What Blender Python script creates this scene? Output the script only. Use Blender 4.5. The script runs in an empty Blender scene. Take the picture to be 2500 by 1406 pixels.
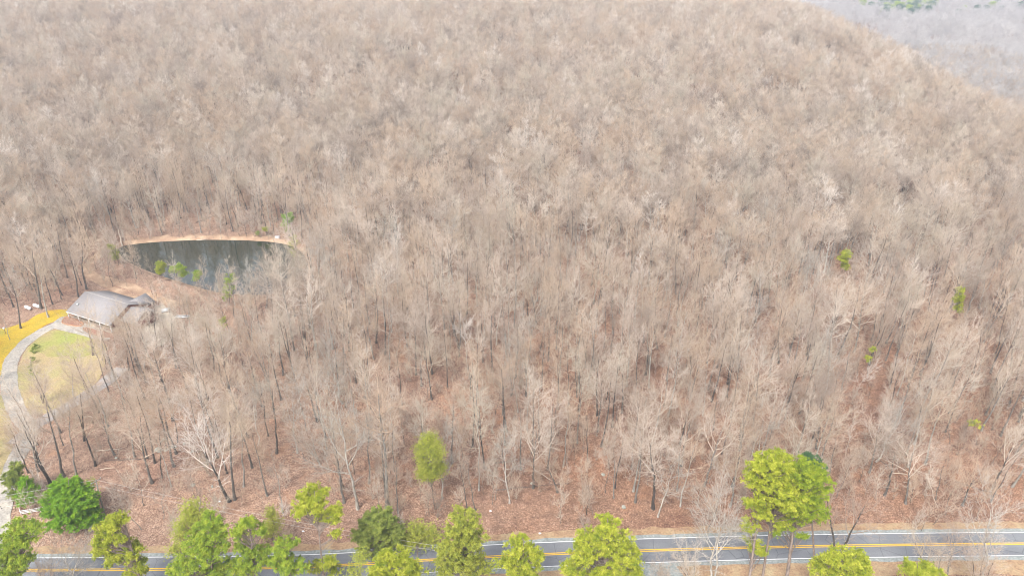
import bpy, math, random
import numpy as np
from mathutils import Vector, Matrix

rng = np.random.default_rng(7)
random.seed(7)
D = bpy.data
sc = bpy.context.scene
COL = sc.collection
rad = math.radians

# ------------------------------------------------------------------ camera, world, sun, exposure
CAMH = 115.0
PITCH = 28.0
FPX = 1700.0            # focal length in photo pixels (photo 2500 px wide)
cam = D.objects.new('camera', D.cameras.new('camera'))
COL.objects.link(cam)
cam.location = (0, 0, CAMH)
cam.rotation_euler = (rad(90 - PITCH), 0, 0)
cam.data.sensor_width = 36.0
cam.data.lens = 36.0 * FPX / 2500.0
cam.data.clip_start = 0.5
cam.data.clip_end = 12000
sc.camera = cam

SUN_EL, SUN_AZ = 52.0, 205.0     # high soft sun behind a thin overcast, from behind the camera
world = D.worlds.new('World')
sc.world = world
world.use_nodes = True
wt = world.node_tree
wt.nodes.clear()
sky = wt.nodes.new('ShaderNodeTexSky')
sky.sky_type = 'NISHITA'
sky.sun_disc = False
sky.sun_elevation = rad(SUN_EL)
sky.sun_rotation = rad(SUN_AZ)
sky.air_density = 1.0
sky.dust_density = 3.0
hsv = wt.nodes.new('ShaderNodeHueSaturation')
hsv.inputs['Saturation'].default_value = 0.28
tcw = wt.nodes.new('ShaderNodeTexCoord')
mpw = wt.nodes.new('ShaderNodeMapping')
mpw.inputs['Scale'].default_value = (1, 1, 2.5)
nzw = wt.nodes.new('ShaderNodeTexNoise')
nzw.inputs['Scale'].default_value = 2.6
nzw.inputs['Detail'].default_value = 6
rmw = wt.nodes.new('ShaderNodeValToRGB')
rmw.color_ramp.elements[0].position = 0.35
rmw.color_ramp.elements[0].color = (0.72, 0.75, 0.80, 1)
rmw.color_ramp.elements[1].position = 0.65
rmw.color_ramp.elements[1].color = (1.35, 1.33, 1.30, 1)
mxw = wt.nodes.new('ShaderNodeMix')
mxw.data_type = 'RGBA'
mxw.blend_type = 'MULTIPLY'
mxw.inputs[0].default_value = 1.0
bgw = wt.nodes.new('ShaderNodeBackground')
bgw.inputs['Strength'].default_value = 0.15
outw = wt.nodes.new('ShaderNodeOutputWorld')
wt.links.new(sky.outputs[0], hsv.inputs['Color'])
wt.links.new(tcw.outputs['Generated'], mpw.inputs[0])
wt.links.new(mpw.outputs[0], nzw.inputs['Vector'])
wt.links.new(nzw.outputs['Fac'], rmw.inputs[0])
wt.links.new(hsv.outputs[0], mxw.inputs[6])
wt.links.new(rmw.outputs[0], mxw.inputs[7])
wt.links.new(mxw.outputs[2], bgw.inputs['Color'])
wt.links.new(bgw.outputs[0], outw.inputs['Surface'])

sunl = D.lights.new('sun', 'SUN')
sunl.energy = 1.5
sunl.angle = rad(14)
sunl.color = (1.0, 0.97, 0.92)
sun = D.objects.new('sun', sunl)
COL.objects.link(sun)
az = rad(SUN_AZ)
sdir = Vector((math.sin(az) * math.cos(rad(SUN_EL)), math.cos(az) * math.cos(rad(SUN_EL)), math.sin(rad(SUN_EL))))
sun.rotation_euler = sdir.to_track_quat('Z', 'Y').to_euler()
sun.location = (0, 0, 200)

sc.view_settings.view_transform = 'Standard'
sc.view_settings.look = 'None'
sc.view_settings.gamma = 1.0
sc.view_settings.exposure = 1.2
sc.cycles.use_denoising = True
sc.cycles.denoising_prefilter = 'ACCURATE'
sc.cycles.denoising_input_passes = 'RGB_ALBEDO_NORMAL'
sc.cycles.filter_width = 1.05
sc.cycles.max_bounces = 5
sc.cycles.diffuse_bounces = 3
sc.cycles.volume_bounces = 0
sc.cycles.transparent_max_bounces = 6


# ------------------------------------------------------------------ projection helpers
cp, sp = math.cos(rad(PITCH)), math.sin(rad(PITCH))


def ray(u, v):
    r = (u - 1250) / FPX
    t = (703 - v) / FPX
    return np.array([r, cp + t * sp, -sp + t * cp])


def at_z(u, v, z=0.0):
    d = ray(u, v)
    k = (CAMH - z) / -d[2]
    return np.array([d[0] * k, d[1] * k, z])


def at_y(u, v, y):
    d = ray(u, v)
    k = y / d[1]
    return np.array([d[0] * k, y, CAMH + d[2] * k])


def to_px(p):
    x, y, z = p[..., 0], p[..., 1], p[..., 2] - CAMH
    dep = y * cp - z * sp
    return np.stack([1250 + FPX * x / dep, 703 - FPX * (y * sp + z * cp) / dep], -1)


def S(t):
    t = np.clip(t, 0, 1)
    return t * t * (3 - 2 * t)


def poly_sd(poly, x, y):
    """signed distance to a polygon, negative inside"""
    P = np.asarray(poly)
    x = np.asarray(x, float)
    y = np.asarray(y, float)
    dmin = np.full(x.shape, 1e9)
    inside = np.zeros(x.shape, bool)
    n = len(P)
    for i in range(n):
        a, b = P[i], P[(i + 1) % n]
        ex, ey = b - a
        t = np.clip(((x - a[0]) * ex + (y - a[1]) * ey) / (ex * ex + ey * ey + 1e-9), 0, 1)
        dmin = np.minimum(dmin, np.hypot(x - a[0] - t * ex, y - a[1] - t * ey))
        c = ((a[1] > y) != (b[1] > y)) & (x < ex * (y - a[1]) / (ey if abs(ey) > 1e-9 else 1e-9) + a[0])
        inside ^= c
    return np.where(inside, -dmin, dmin)


def smooth_closed(P, n=8):
    P = np.asarray(P)
    out = []
    m = len(P)
    for i in range(m):
        p0, p1, p2, p3 = P[i - 1], P[i], P[(i + 1) % m], P[(i + 2) % m]
        for k in range(n):
            t = k / n
            out.append(0.5 * (2 * p1 + (p2 - p0) * t + (2 * p0 - 5 * p1 + 4 * p2 - p3) * t * t + (3 * p1 - p0 - 3 * p2 + p3) * t ** 3))
    return np.array(out)


def smooth_open(P, n=8):
    P = np.asarray(P, float)
    Q = np.vstack([2 * P[0] - P[1], P, 2 * P[-1] - P[-2]])
    out = []
    for i in range(1, len(Q) - 2):
        p0, p1, p2, p3 = Q[i - 1], Q[i], Q[i + 1], Q[i + 2]
        for k in range(n):
            t = k / n
            out.append(0.5 * (2 * p1 + (p2 - p0) * t + (2 * p0 - 5 * p1 + 4 * p2 - p3) * t * t + (3 * p1 - p0 - 3 * p2 + p3) * t ** 3))
    out.append(P[-1])
    return np.array(out)


WATER_Z = -0.7
pond_px = [(296, 606), (330, 598), (400, 592), (500, 588), (610, 590), (690, 598), (735, 622), (745, 665), (715, 700),
           (640, 716), (545, 712), (490, 699), (440, 684), (390, 668), (345, 650), (308, 630)]
pond_poly = smooth_closed([at_z(u, v, WATER_Z)[:2] for u, v in pond_px], 5)


def _vn(x, y, s, seed=0.0):
    """cheap smooth undulation"""
    return (np.sin(x / s * 1.3 + seed) * np.cos(y / s * 0.9 + seed * 1.7) + 0.6 * np.sin(x / s * 2.1 + y / s * 1.7 + seed * 3.1)
            + 0.4 * np.cos(x / s * 3.3 - y / s * 2.6 + seed))


def height(x, y):
    x = np.asarray(x, float)
    y = np.asarray(y, float)
    e_ = S((x - (224 + (650 - y) * 0.05)) / 165)
    h = 31 * S((y - 230) / 430) - 72 * e_ * S((y - 230) / 200) - 70 * S((y - 690) / 420) * (1 - e_)
    w = S((y - 240) / 120)
    h = h + w * 2.2 * _vn(x, y, 60, 1.0) + S((y - 160) / 60) * 0.35 * _vn(x, y, 23, 4.0) * (1 - S((y - 200) / 30) * (1 - w))
    h = h + 4 * S((y - 700) / 300) * _vn(x, y, 160, 2.2)
    near = (x > -180) & (x < -50) & (y > 190) & (y < 285)
    sd = np.full(h.shape, 99.0)
    if np.any(near):
        sdn = poly_sd(pond_poly, x[near] if h.shape else x, y[near] if h.shape else y)
        if h.shape:
            sd[near] = sdn
        else:
            sd = sdn
    b = 1 - S((sd - 4) / 12)
    h = h * (1 - b) + b * 0.0
    h = h - 2.6 * (1 - S((sd + 3.2) / 6.4))
    return h


def ground(u, v):
    """the point of the ground seen at photo pixel (u, v)"""
    d = ray(u, v)
    k = 80.0
    for _ in range(4000):
        p = d * k
        if CAMH + p[2] < float(height(np.array([p[0]]), np.array([p[1]]))[0]):
            break
        k += 0.5
    z = float(height(np.array([p[0]]), np.array([p[1]]))[0])
    return np.array([p[0], p[1], z])


# ------------------------------------------------------------------ materials
def mat(name, build, rough=0.9):
    m = D.materials.new(name)
    m.use_nodes = True
    nt = m.node_tree
    b = nt.nodes['Principled BSDF']
    b.inputs['Roughness'].default_value = rough
    b.inputs['Specular IOR Level'].default_value = 0.25
    build(nt, b)
    return m


def N(nt, t, **kw):
    n = nt.nodes.new(t)
    for k, v in kw.items():
        setattr(n, k, v)
    return n


def ramp(nt, stops, interp='LINEAR'):
    r = nt.nodes.new('ShaderNodeValToRGB')
    cr = r.color_ramp
    cr.interpolation = interp
    while len(cr.elements) < len(stops):
        cr.elements.new(0.5)
    for e, (p, c) in zip(cr.elements, stops):
        e.position = p
        e.color = (*c, 1)
    return r


def noise(nt, scale, detail=4, coord='Object', vecscale=None, rough=0.55):
    tc = nt.nodes.new('ShaderNodeTexCoord')
    n = nt.nodes.new('ShaderNodeTexNoise')
    n.inputs['Scale'].default_value = scale
    n.inputs['Detail'].default_value = detail
    n.inputs['Roughness'].default_value = rough
    if vecscale:
        mp = nt.nodes.new('ShaderNodeMapping')
        mp.inputs['Scale'].default_value = vecscale
        nt.links.new(tc.outputs[coord], mp.inputs[0])
        nt.links.new(mp.outputs[0], n.inputs['Vector'])
    else:
        nt.links.new(tc.outputs[coord], n.inputs['Vector'])
    return n


def mix(nt, a, b, fac, mode='MIX'):
    m = nt.nodes.new('ShaderNodeMix')
    m.data_type = 'RGBA'
    m.blend_type = mode
    for s, i in ((fac, 0), (a, 6), (b, 7)):
        if isinstance(s, (int, float)):
            m.inputs[i].default_value = s
        elif isinstance(s, tuple):
            m.inputs[i].default_value = (*s, 1)
        else:
            nt.links.new(s, m.inputs[i])
    return m.outputs[2]


def simple(name, col, var=0.15, scale=3.0, rough=0.85, vecscale=None, bump=0.0):
    def b(nt, bs):
        n = noise(nt, scale, 5, vecscale=vecscale)
        r = ramp(nt, [(0.3, tuple(c * (1 - var) for c in col)), (0.7, tuple(min(1, c * (1 + var)) for c in col))])
        nt.links.new(n.outputs['Fac'], r.inputs[0])
        nt.links.new(r.outputs[0], bs.inputs['Base Color'])
        if bump:
            bp = nt.nodes.new('ShaderNodeBump')
            bp.inputs['Strength'].default_value = bump
            bp.inputs['Distance'].default_value = 0.1
            nt.links.new(n.outputs['Fac'], bp.inputs['Height'])
            nt.links.new(bp.outputs[0], bs.inputs['Normal'])
    return mat(name, b, rough)


def litter_mat(nt, bs):
    tc = nt.nodes.new('ShaderNodeTexCoord')
    vor = nt.nodes.new('ShaderNodeTexVoronoi')
    vor.inputs['Scale'].default_value = 6.5
    nt.links.new(tc.outputs['Object'], vor.inputs['Vector'])
    sep = nt.nodes.new('ShaderNodeSeparateColor')
    nt.links.new(vor.outputs['Color'], sep.inputs[0])
    leaf = ramp(nt, [(0.0, (0.13, 0.076, 0.052)), (0.25, (0.235, 0.145, 0.1)), (0.55, (0.32, 0.205, 0.145)), (0.8, (0.41, 0.28, 0.2)), (1.0, (0.56, 0.43, 0.33))])
    nt.links.new(sep.outputs[0], leaf.inputs[0])
    n1 = noise(nt, 0.045, 6)
    r1 = ramp(nt, [(0.3, (0.72, 0.62, 0.6)), (0.5, (1, 1, 1)), (0.72, (1.16, 1.06, 0.98))])
    nt.links.new(n1.outputs['Fac'], r1.inputs[0])
    c = mix(nt, leaf.outputs[0], r1.outputs[0], 1.0, 'MULTIPLY')
    n2 = noise(nt, 0.5, 5)
    r2 = ramp(nt, [(0.35, (0.78, 0.76, 0.76)), (0.65, (1.16, 1.14, 1.12))])
    nt.links.new(n2.outputs['Fac'], r2.inputs[0])
    c = mix(nt, c, r2.outputs[0], 1.0, 'MULTIPLY')
    n3 = noise(nt, 0.11, 5)
    r3 = ramp(nt, [(0.6, (0, 0, 0)), (0.75, (0.55, 0.55, 0.55))])
    nt.links.new(n3.outputs['Fac'], r3.inputs[0])
    c = mix(nt, c, (0.5, 0.27, 0.15), r3.outputs[0])
    sx = nt.nodes.new('ShaderNodeSeparateXYZ')
    nt.links.new(tc.outputs['Object'], sx.inputs[0])
    wob = nt.nodes.new('ShaderNodeMath')
    wob.operation = 'MULTIPLY_ADD'
    nt.links.new(n1.outputs['Fac'], wob.inputs[0])
    wob.inputs[1].default_value = 160
    nt.links.new(sx.outputs[0], wob.inputs[2])
    mr = nt.nodes.new('ShaderNodeMapRange')
    mr.inputs['From Min'].default_value = 20
    mr.inputs['From Max'].default_value = 100
    nt.links.new(wob.outputs[0], mr.inputs['Value'])
    c = mix(nt, c, mix(nt, c, (0.82, 0.73, 0.67), 1.0, 'MULTIPLY'), mr.outputs[0])
    nt.links.new(c, bs.inputs['Base Color'])
    bp = nt.nodes.new('ShaderNodeBump')
    bp.inputs['Strength'].default_value = 0.6
    bp.inputs['Distance'].default_value = 0.15
    nt.links.new(vor.outputs['Distance'], bp.inputs['Height'])
    nt.links.new(bp.outputs[0], bs.inputs['Normal'])


M_ground = mat('leaf_litter', litter_mat, 0.95)


def grass_mat(c1, c2, c3, scale=0.12):
    def b(nt, bs):
        n = noise(nt, scale, 6)
        r = ramp(nt, [(0.3, c1), (0.5, c2), (0.7, c3)])
        nt.links.new(n.outputs['Fac'], r.inputs[0])
        n2 = noise(nt, 2.5, 4)
        r2 = ramp(nt, [(0.3, (0.7, 0.7, 0.7)), (0.7, (1.25, 1.25, 1.25))])
        nt.links.new(n2.outputs['Fac'], r2.inputs[0])
        nt.links.new(mix(nt, r.outputs[0], r2.outputs[0], 1.0, 'MULTIPLY'), bs.inputs['Base Color'])
    return b


M_moss = mat('yellow_moss_lawn', grass_mat((0.40, 0.23, 0.035), (0.50, 0.34, 0.03), (0.36, 0.30, 0.05)))
M_green = mat('green_lawn', grass_mat((0.34, 0.26, 0.13), (0.31, 0.29, 0.09), (0.26, 0.29, 0.07)))
M_tanlawn = mat('dormant_lawn', grass_mat((0.36, 0.25, 0.14), (0.38, 0.30, 0.15), (0.32, 0.29, 0.11)))
M_verge = mat('straw_verge', grass_mat((0.26, 0.155, 0.095), (0.34, 0.225, 0.13), (0.38, 0.29, 0.17), 0.4))
M_sand = mat('sandy_bank', grass_mat((0.26, 0.16, 0.105), (0.37, 0.245, 0.16), (0.5, 0.36, 0.24), 0.2))
M_drive = mat('worn_drive', grass_mat((0.28, 0.265, 0.235), (0.38, 0.345, 0.3), (0.5, 0.44, 0.36), 0.25))
M_track = mat('gravel_track', grass_mat((0.25, 0.23, 0.22), (0.33, 0.3, 0.28), (0.4, 0.31, 0.25), 0.3))
M_conc = mat('pale_concrete', grass_mat((0.36, 0.3, 0.24), (0.44, 0.38, 0.3), (0.5, 0.43, 0.35), 0.5))
M_shoulder = mat('gravel_shoulder', grass_mat((0.2, 0.215, 0.205), (0.255, 0.275, 0.26), (0.31, 0.32, 0.3), 0.8))


def asphalt(nt, bs):
    n = noise(nt, 0.35, 6, vecscale=(0.25, 2.0, 1))
    r = ramp(nt, [(0.3, (0.15, 0.155, 0.17)), (0.7, (0.19, 0.195, 0.205))])
    nt.links.new(n.outputs['Fac'], r.inputs[0])
    n2 = noise(nt, 9, 3)
    r2 = ramp(nt, [(0.3, (0.8, 0.8, 0.8)), (0.7, (1.2, 1.2, 1.2))])
    nt.links.new(n2.outputs['Fac'], r2.inputs[0])
    c = mix(nt, r.outputs[0], r2.outputs[0], 1.0, 'MULTIPLY')
    n3 = noise(nt, 0.05, 3)
    r3 = ramp(nt, [(0.4, (0.88, 0.88, 0.88)), (0.6, (1.12, 1.12, 1.1))])
    nt.links.new(n3.outputs['Fac'], r3.inputs[0])
    c = mix(nt, c, r3.outputs[0], 1.0, 'MULTIPLY')
    vo = nt.nodes.new('ShaderNodeTexVoronoi')
    vo.feature = 'DISTANCE_TO_EDGE'
    vo.inputs['Scale'].default_value = 0.16
    nt.links.new(nt.nodes.new('ShaderNodeTexCoord').outputs['Object'], vo.inputs['Vector'])
    r4 = ramp(nt, [(0.0, (0.55, 0.55, 0.55)), (0.012, (1, 1, 1))])
    nt.links.new(vo.outputs['Distance'], r4.inputs[0])
    nt.links.new(mix(nt, c, r4.outputs[0], 1.0, 'MULTIPLY'), bs.inputs['Base Color'])


M_asphalt = mat('asphalt', asphalt, 0.75)
M_white = simple('white_road_paint', (0.78, 0.78, 0.76), 0.12, 2.0)
M_yellow = simple('yellow_road_paint', (0.8, 0.46, 0.03), 0.12, 2.0)


def water_mat(nt, bs):
    bs.inputs['Base Color'].default_value = (0.014, 0.02, 0.008, 1)
    bs.inputs['Roughness'].default_value = 0.01
    bs.inputs['Specular IOR Level'].default_value = 0.5
    bs.inputs['IOR'].default_value = 1.95
    n = noise(nt, 0.5, 3)
    bp = nt.nodes.new('ShaderNodeBump')
    bp.inputs['Strength'].default_value = 0.015
    bp.inputs['Distance'].default_value = 0.1
    nt.links.new(n.outputs['Fac'], bp.inputs['Height'])
    nt.links.new(bp.outputs[0], bs.inputs['Normal'])


M_water = mat('pond_water', water_mat, 0.01)
D.materials['pond_water'].node_tree.nodes['Principled BSDF'].inputs['Specular IOR Level'].default_value = 0.5


def bark_mat(name, stops, lo=0.75, hi=1.2):
    """bark colour picked per tree"""
    def b(nt, bs):
        oi = nt.nodes.new('ShaderNodeObjectInfo')
        r = ramp(nt, stops)
        nt.links.new(oi.outputs['Random'], r.inputs[0])
        n = noise(nt, 1.2, 4, vecscale=(3, 3, 0.6))
        r2 = ramp(nt, [(0.35, (lo,) * 3), (0.65, (hi,) * 3)])
        nt.links.new(n.outputs['Fac'], r2.inputs[0])
        nt.links.new(mix(nt, r.outputs[0], r2.outputs[0], 1.0, 'MULTIPLY'), bs.inputs['Base Color'])
    return mat(name, b, 0.95)


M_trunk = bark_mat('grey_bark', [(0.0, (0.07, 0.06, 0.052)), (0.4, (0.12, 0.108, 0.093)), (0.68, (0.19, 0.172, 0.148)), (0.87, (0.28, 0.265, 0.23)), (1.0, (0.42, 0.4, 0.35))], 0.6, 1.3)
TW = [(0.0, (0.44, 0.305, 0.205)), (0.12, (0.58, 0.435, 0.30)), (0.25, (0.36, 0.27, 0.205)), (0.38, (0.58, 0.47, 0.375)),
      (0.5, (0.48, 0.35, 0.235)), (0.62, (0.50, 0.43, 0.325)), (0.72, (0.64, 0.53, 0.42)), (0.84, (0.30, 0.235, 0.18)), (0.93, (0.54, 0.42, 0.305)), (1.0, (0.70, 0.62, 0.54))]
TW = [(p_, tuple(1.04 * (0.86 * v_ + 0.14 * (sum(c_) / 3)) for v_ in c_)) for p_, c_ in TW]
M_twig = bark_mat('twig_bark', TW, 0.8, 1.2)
M_far_hazed = bark_mat('far_hazed_bark', [(0, (0.40, 0.37, 0.345)), (0.4, (0.54, 0.5, 0.465)), (0.7, (0.45, 0.415, 0.4)), (1, (0.64, 0.6, 0.56))], 0.85, 1.1)  # distance haze painted into the far valley trees as paler, greyer bark
M_white_bark = bark_mat('pale_bark', [(0, (0.38, 0.35, 0.3)), (1, (0.52, 0.48, 0.42))], 0.55, 1.25)
M_pinebark = bark_mat('pine_bark', [(0, (0.2, 0.155, 0.125)), (1, (0.27, 0.22, 0.185))], 0.6, 1.3)


def leaf_mat(name, dark, mid, light, scale=0.9):
    def b(nt, bs):
        n = noise(nt, scale, 3)
        r = ramp(nt, [(0.3, dark), (0.5, mid), (0.7, light)])
        nt.links.new(n.outputs['Fac'], r.inputs[0])
        nt.links.new(r.outputs[0], bs.inputs['Base Color'])
        bs.inputs['Transmission Weight'].default_value = 0.0
    return mat(name, b, 0.7)


M_needle = leaf_mat('bright_needles', (0.17, 0.23, 0.02), (0.36, 0.4, 0.03), (0.6, 0.6, 0.08))
M_needle_mid = leaf_mat('mid_needles', (0.13, 0.2, 0.018), (0.25, 0.33, 0.022), (0.42, 0.46, 0.04))
M_needle_green = leaf_mat('green_needles', (0.15, 0.24, 0.03), (0.3, 0.4, 0.035), (0.48, 0.53, 0.06))
M_needle_olive = leaf_mat('olive_needles', (0.2, 0.24, 0.04), (0.34, 0.37, 0.05), (0.48, 0.48, 0.08))
M_cedar = leaf_mat('cedar_green', (0.12, 0.24, 0.015), (0.2, 0.38, 0.02), (0.34, 0.5, 0.03))
M_cedar_dark = leaf_mat('dark_cedar', (0.14, 0.19, 0.04), (0.25, 0.3, 0.055), (0.38, 0.42, 0.09))
M_teal = leaf_mat('far_pine_green', (0.04, 0.1, 0.05), (0.07, 0.15, 0.06), (0.11, 0.19, 0.07))


# ------------------------------------------------------------------ mesh helpers
def mesh_np(name, V, F, mats, midx=None, smooth=False):
    """V (n,3); F list of (m,k) int arrays"""
    me = D.meshes.new(name)
    V = np.asarray(V, np.float32)
    Fs = [np.asarray(f, np.int32) for f in F if len(f)]
    loops = np.concatenate([f.ravel() for f in Fs])
    tot = np.concatenate([np.full(len(f), f.shape[1], np.int32) for f in Fs])
    start = np.concatenate([[0], np.cumsum(tot)[:-1]]).astype(np.int32)
    me.vertices.add(len(V))
    me.vertices.foreach_set('co', V.ravel())
    me.loops.add(len(loops))
    me.loops.foreach_set('vertex_index', loops)
    me.polygons.add(len(tot))
    me.polygons.foreach_set('loop_start', start)
    me.polygons.foreach_set('loop_total', tot)
    for m in (mats if isinstance(mats, (list, tuple)) else [mats]):
        me.materials.append(m)
    if midx is not None:
        me.polygons.foreach_set('material_index', np.asarray(midx, np.int32))
    if smooth:
        me.polygons.foreach_set('use_smooth', np.ones(len(tot), bool))
    me.update(calc_edges=True)
    me.validate()
    return me


class MB:
    """collects geometry for one mesh object"""
    def __init__(s):
        s.V, s.F, s.n = [], {}, 0

    def add(s, V, F):
        V = np.asarray(V, float).reshape(-1, 3)
        for f in F:
            f = np.asarray(f, int)
            if f.ndim == 1:
                f = f[None]
            s.F.setdefault(f.shape[1], []).append(f + s.n)
        s.V.append(V)
        s.n += len(V)
        return s

    def box(s, c, size, rz=0.0, rx=0.0):
        x, y, z = np.array(size) / 2
        P = np.array([(-x, -y, -z), (x, -y, -z), (x, y, -z), (-x, y, -z), (-x, -y, z), (x, -y, z), (x, y, z), (-x, y, z)])
        if rx:
            P = P @ np.array(Matrix.Rotation(rx, 3, 'X')).T
        if rz:
            P = P @ np.array(Matrix.Rotation(rz, 3, 'Z')).T
        return s.add(P + np.array(c), [np.array([(0, 3, 2, 1), (4, 5, 6, 7), (0, 1, 5, 4), (1, 2, 6, 5), (2, 3, 7, 6), (3, 0, 4, 7)])])

    def tube(s, pts, radii, sides=8, cap=True):
        P = np.asarray(pts, float)[None]
        R = np.broadcast_to(np.asarray(radii, float), (len(pts),))[None]
        V, F = tubes(P, R, sides)
        s.add(V, [F])
        if cap:
            k = len(pts)
            s.F.setdefault(sides, []).append(np.arange(sides)[None, ::-1] + s.n - k * sides)
            s.F[sides].append(np.arange(sides)[None] + s.n - sides)
        return s

    def mesh(s, name, m, smooth=False):
        return mesh_np(name, np.vstack(s.V), [np.vstack(f) for f in s.F.values()], m, smooth=smooth)


def tubes(P, R, sides):
    """P (n,k,3), R (n,k) -> V, quads"""
    n, k, _ = P.shape
    T = np.empty_like(P)
    T[:, 1:-1] = P[:, 2:] - P[:, :-2]
    T[:, 0] = P[:, 1] - P[:, 0]
    T[:, -1] = P[:, -1] - P[:, -2]
    T /= np.linalg.norm(T, axis=2, keepdims=True) + 1e-9
    m = T.mean(1, keepdims=True)
    ref = np.where(np.abs(m[..., 2:3]) > 0.8, np.array([1., 0, 0]), np.array([0, 0, 1.]))
    A = np.cross(T, np.broadcast_to(ref, T.shape))
    A /= np.linalg.norm(A, axis=2, keepdims=True) + 1e-9
    B = np.cross(T, A)
    a = np.arange(sides) * 2 * math.pi / sides
    V = P[:, :, None] + R[:, :, None, None] * (A[:, :, None] * np.cos(a)[None, None, :, None] + B[:, :, None] * np.sin(a)[None, None, :, None])
    base = (np.arange(n) * k * sides)[:, None, None] + (np.arange(k - 1) * sides)[None, :, None]
    j = np.arange(sides)[None, None]
    j2 = (j + 1) % sides
    F = np.stack([base + j, base + j2, base + sides + j2, base + sides + j], -1).reshape(-1, 4)
    return V.reshape(-1, 3), F


def ob(name, me, parent=None, loc=(0, 0, 0)):
    o = D.objects.new(name, me)
    COL.objects.link(o)
    o.location = loc
    if parent:
        o.parent = parent
    return o


def tag(o, label=None, cat=None, group=None, kind=None):
    if label:
        o['label'] = label
    if cat:
        o['category'] = cat
    if group:
        o['group'] = group
    if kind:
        o['kind'] = kind
    return o


def empty(name, loc, rot=(0, 0, 0)):
    o = D.objects.new(name, None)
    o.empty_display_size = 0.5
    COL.objects.link(o)
    o.location = loc
    o.rotation_euler = rot
    return o


# ------------------------------------------------------------------ terrain
xs = np.concatenate([np.arange(-3000, -700, 60), np.arange(-700, -230, 12), np.arange(-230, 230, 2.0), np.arange(230, 700, 8), np.arange(700, 3001, 50)])
ys = np.concatenate([np.arange(-600, 40, 40), np.arange(40, 300, 2.0), np.arange(300, 760, 6), np.arange(760, 1800, 25), np.arange(1800, 6001, 150)])
X, Y = np.meshgrid(xs, ys)
Z = height(X.ravel(), Y.ravel())
ny, nx = X.shape
idx = np.arange(nx * ny).reshape(ny, nx)
quads = np.stack([idx[:-1, :-1], idx[:-1, 1:], idx[1:, 1:], idx[1:, :-1]], -1).reshape(-1, 4)
g = ob('ground', mesh_np('ground', np.stack([X.ravel(), Y.ravel(), Z], 1), [quads], M_ground, smooth=True))
tag(g, kind='structure')


def drape_poly(name, poly, m, lift, step=1.0, kind='structure', wob=0.0):
    """a sheet over the terrain with the outline of the polygon, cut from a fine grid"""
    import bmesh
    P = np.asarray(poly)
    bm = bmesh.new()
    x0, y0 = P.min(0) - 1
    x1, y1 = P.max(0) + 1
    gx = np.arange(x0, x1 + step, step)
    gy = np.arange(y0, y1 + step, step)
    GX, GY = np.meshgrid(gx, gy)
    sd = poly_sd(P, GX.ravel(), GY.ravel())
    sd = sd + wob * _vn(GX.ravel(), GY.ravel(), 2.3, 0.7)
    # pull the outermost vertices onto the outline
    e = 0.05
    gxd = (poly_sd(P, GX.ravel() + e, GY.ravel()) - poly_sd(P, GX.ravel() - e, GY.ravel())) / (2 * e)
    gyd = (poly_sd(P, GX.ravel(), GY.ravel() + e) - poly_sd(P, GX.ravel(), GY.ravel() - e)) / (2 * e)
    near = (sd > 0) & (sd < step * 1.5)
    VX = GX.ravel() - np.where(near, sd * gxd, 0)
    VY = GY.ravel() - np.where(near, sd * gyd, 0)
    keep = sd < step * 1.5
    ii = np.arange(len(VX)).reshape(GX.shape)
    q = np.stack([ii[:-1, :-1], ii[:-1, 1:], ii[1:, 1:], ii[1:, :-1]], -1).reshape(-1, 4)
    insd = (sd < 0)[q].any(1) & keep[q].all(1)
    q = q[insd]
    used, inv = np.unique(q, return_inverse=True)
    V = np.stack([VX[used], VY[used], height(VX[used], VY[used]) + lift], 1)
    bm.free()
    o = ob(name, mesh_np(name, V, [inv.reshape(-1, 4)], m, smooth=True))
    tag(o, kind=kind)
    return o


def ribbon(line, off0, off1, lift, wob=0.0):
    L = np.asarray(line)[:, :2]
    T = np.gradient(L, axis=0)
    T /= np.linalg.norm(T, axis=1, keepdims=True)
    Nn = np.stack([-T[:, 1], T[:, 0]], 1)
    w = wob * _vn(L[:, 0], L[:, 1], 3.0, off0)
    w2 = wob * _vn(L[:, 0], L[:, 1], 2.0, off1 + 1)
    n = 6 if abs(off1 - off0) > 1 else 2
    rows = [L + Nn * ((off0 + w) * (1 - t) + (off1 + w2) * t)[:, None] for t in np.linspace(0, 1, n)]
    A = np.stack(rows, 1)
    m = len(L)
    V = np.concatenate([A.reshape(-1, 2), (height(A[..., 0].ravel(), A[..., 1].ravel()) + lift)[:, None]], 1)
    ii = np.arange(m * n).reshape(m, n)
    q = np.stack([ii[:-1, :-1], ii[1:, :-1], ii[1:, 1:], ii[:-1, 1:]], -1).reshape(-1, 4)
    return V, q


# road
yl = [(-900, 1393), (-400, 1393), (0, 1392), (200, 1391), (450, 1389), (700, 1385), (880, 1377), (1060, 1366), (1350, 1352), (1600, 1343), (1900, 1335),
      (2200, 1330), (2500, 1327), (2900, 1325), (3400, 1324)]
road_line = smooth_open([at_z(u, v, 0)[:2] for u, v in yl], 24)
HW = 3.05


def rib(name, a, b, m, lift, wob=0.0):
    V, q = ribbon(road_line, a, b, lift, wob)
    return tag(ob(name, mesh_np(name, V, [q], m)), kind='structure')


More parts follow.
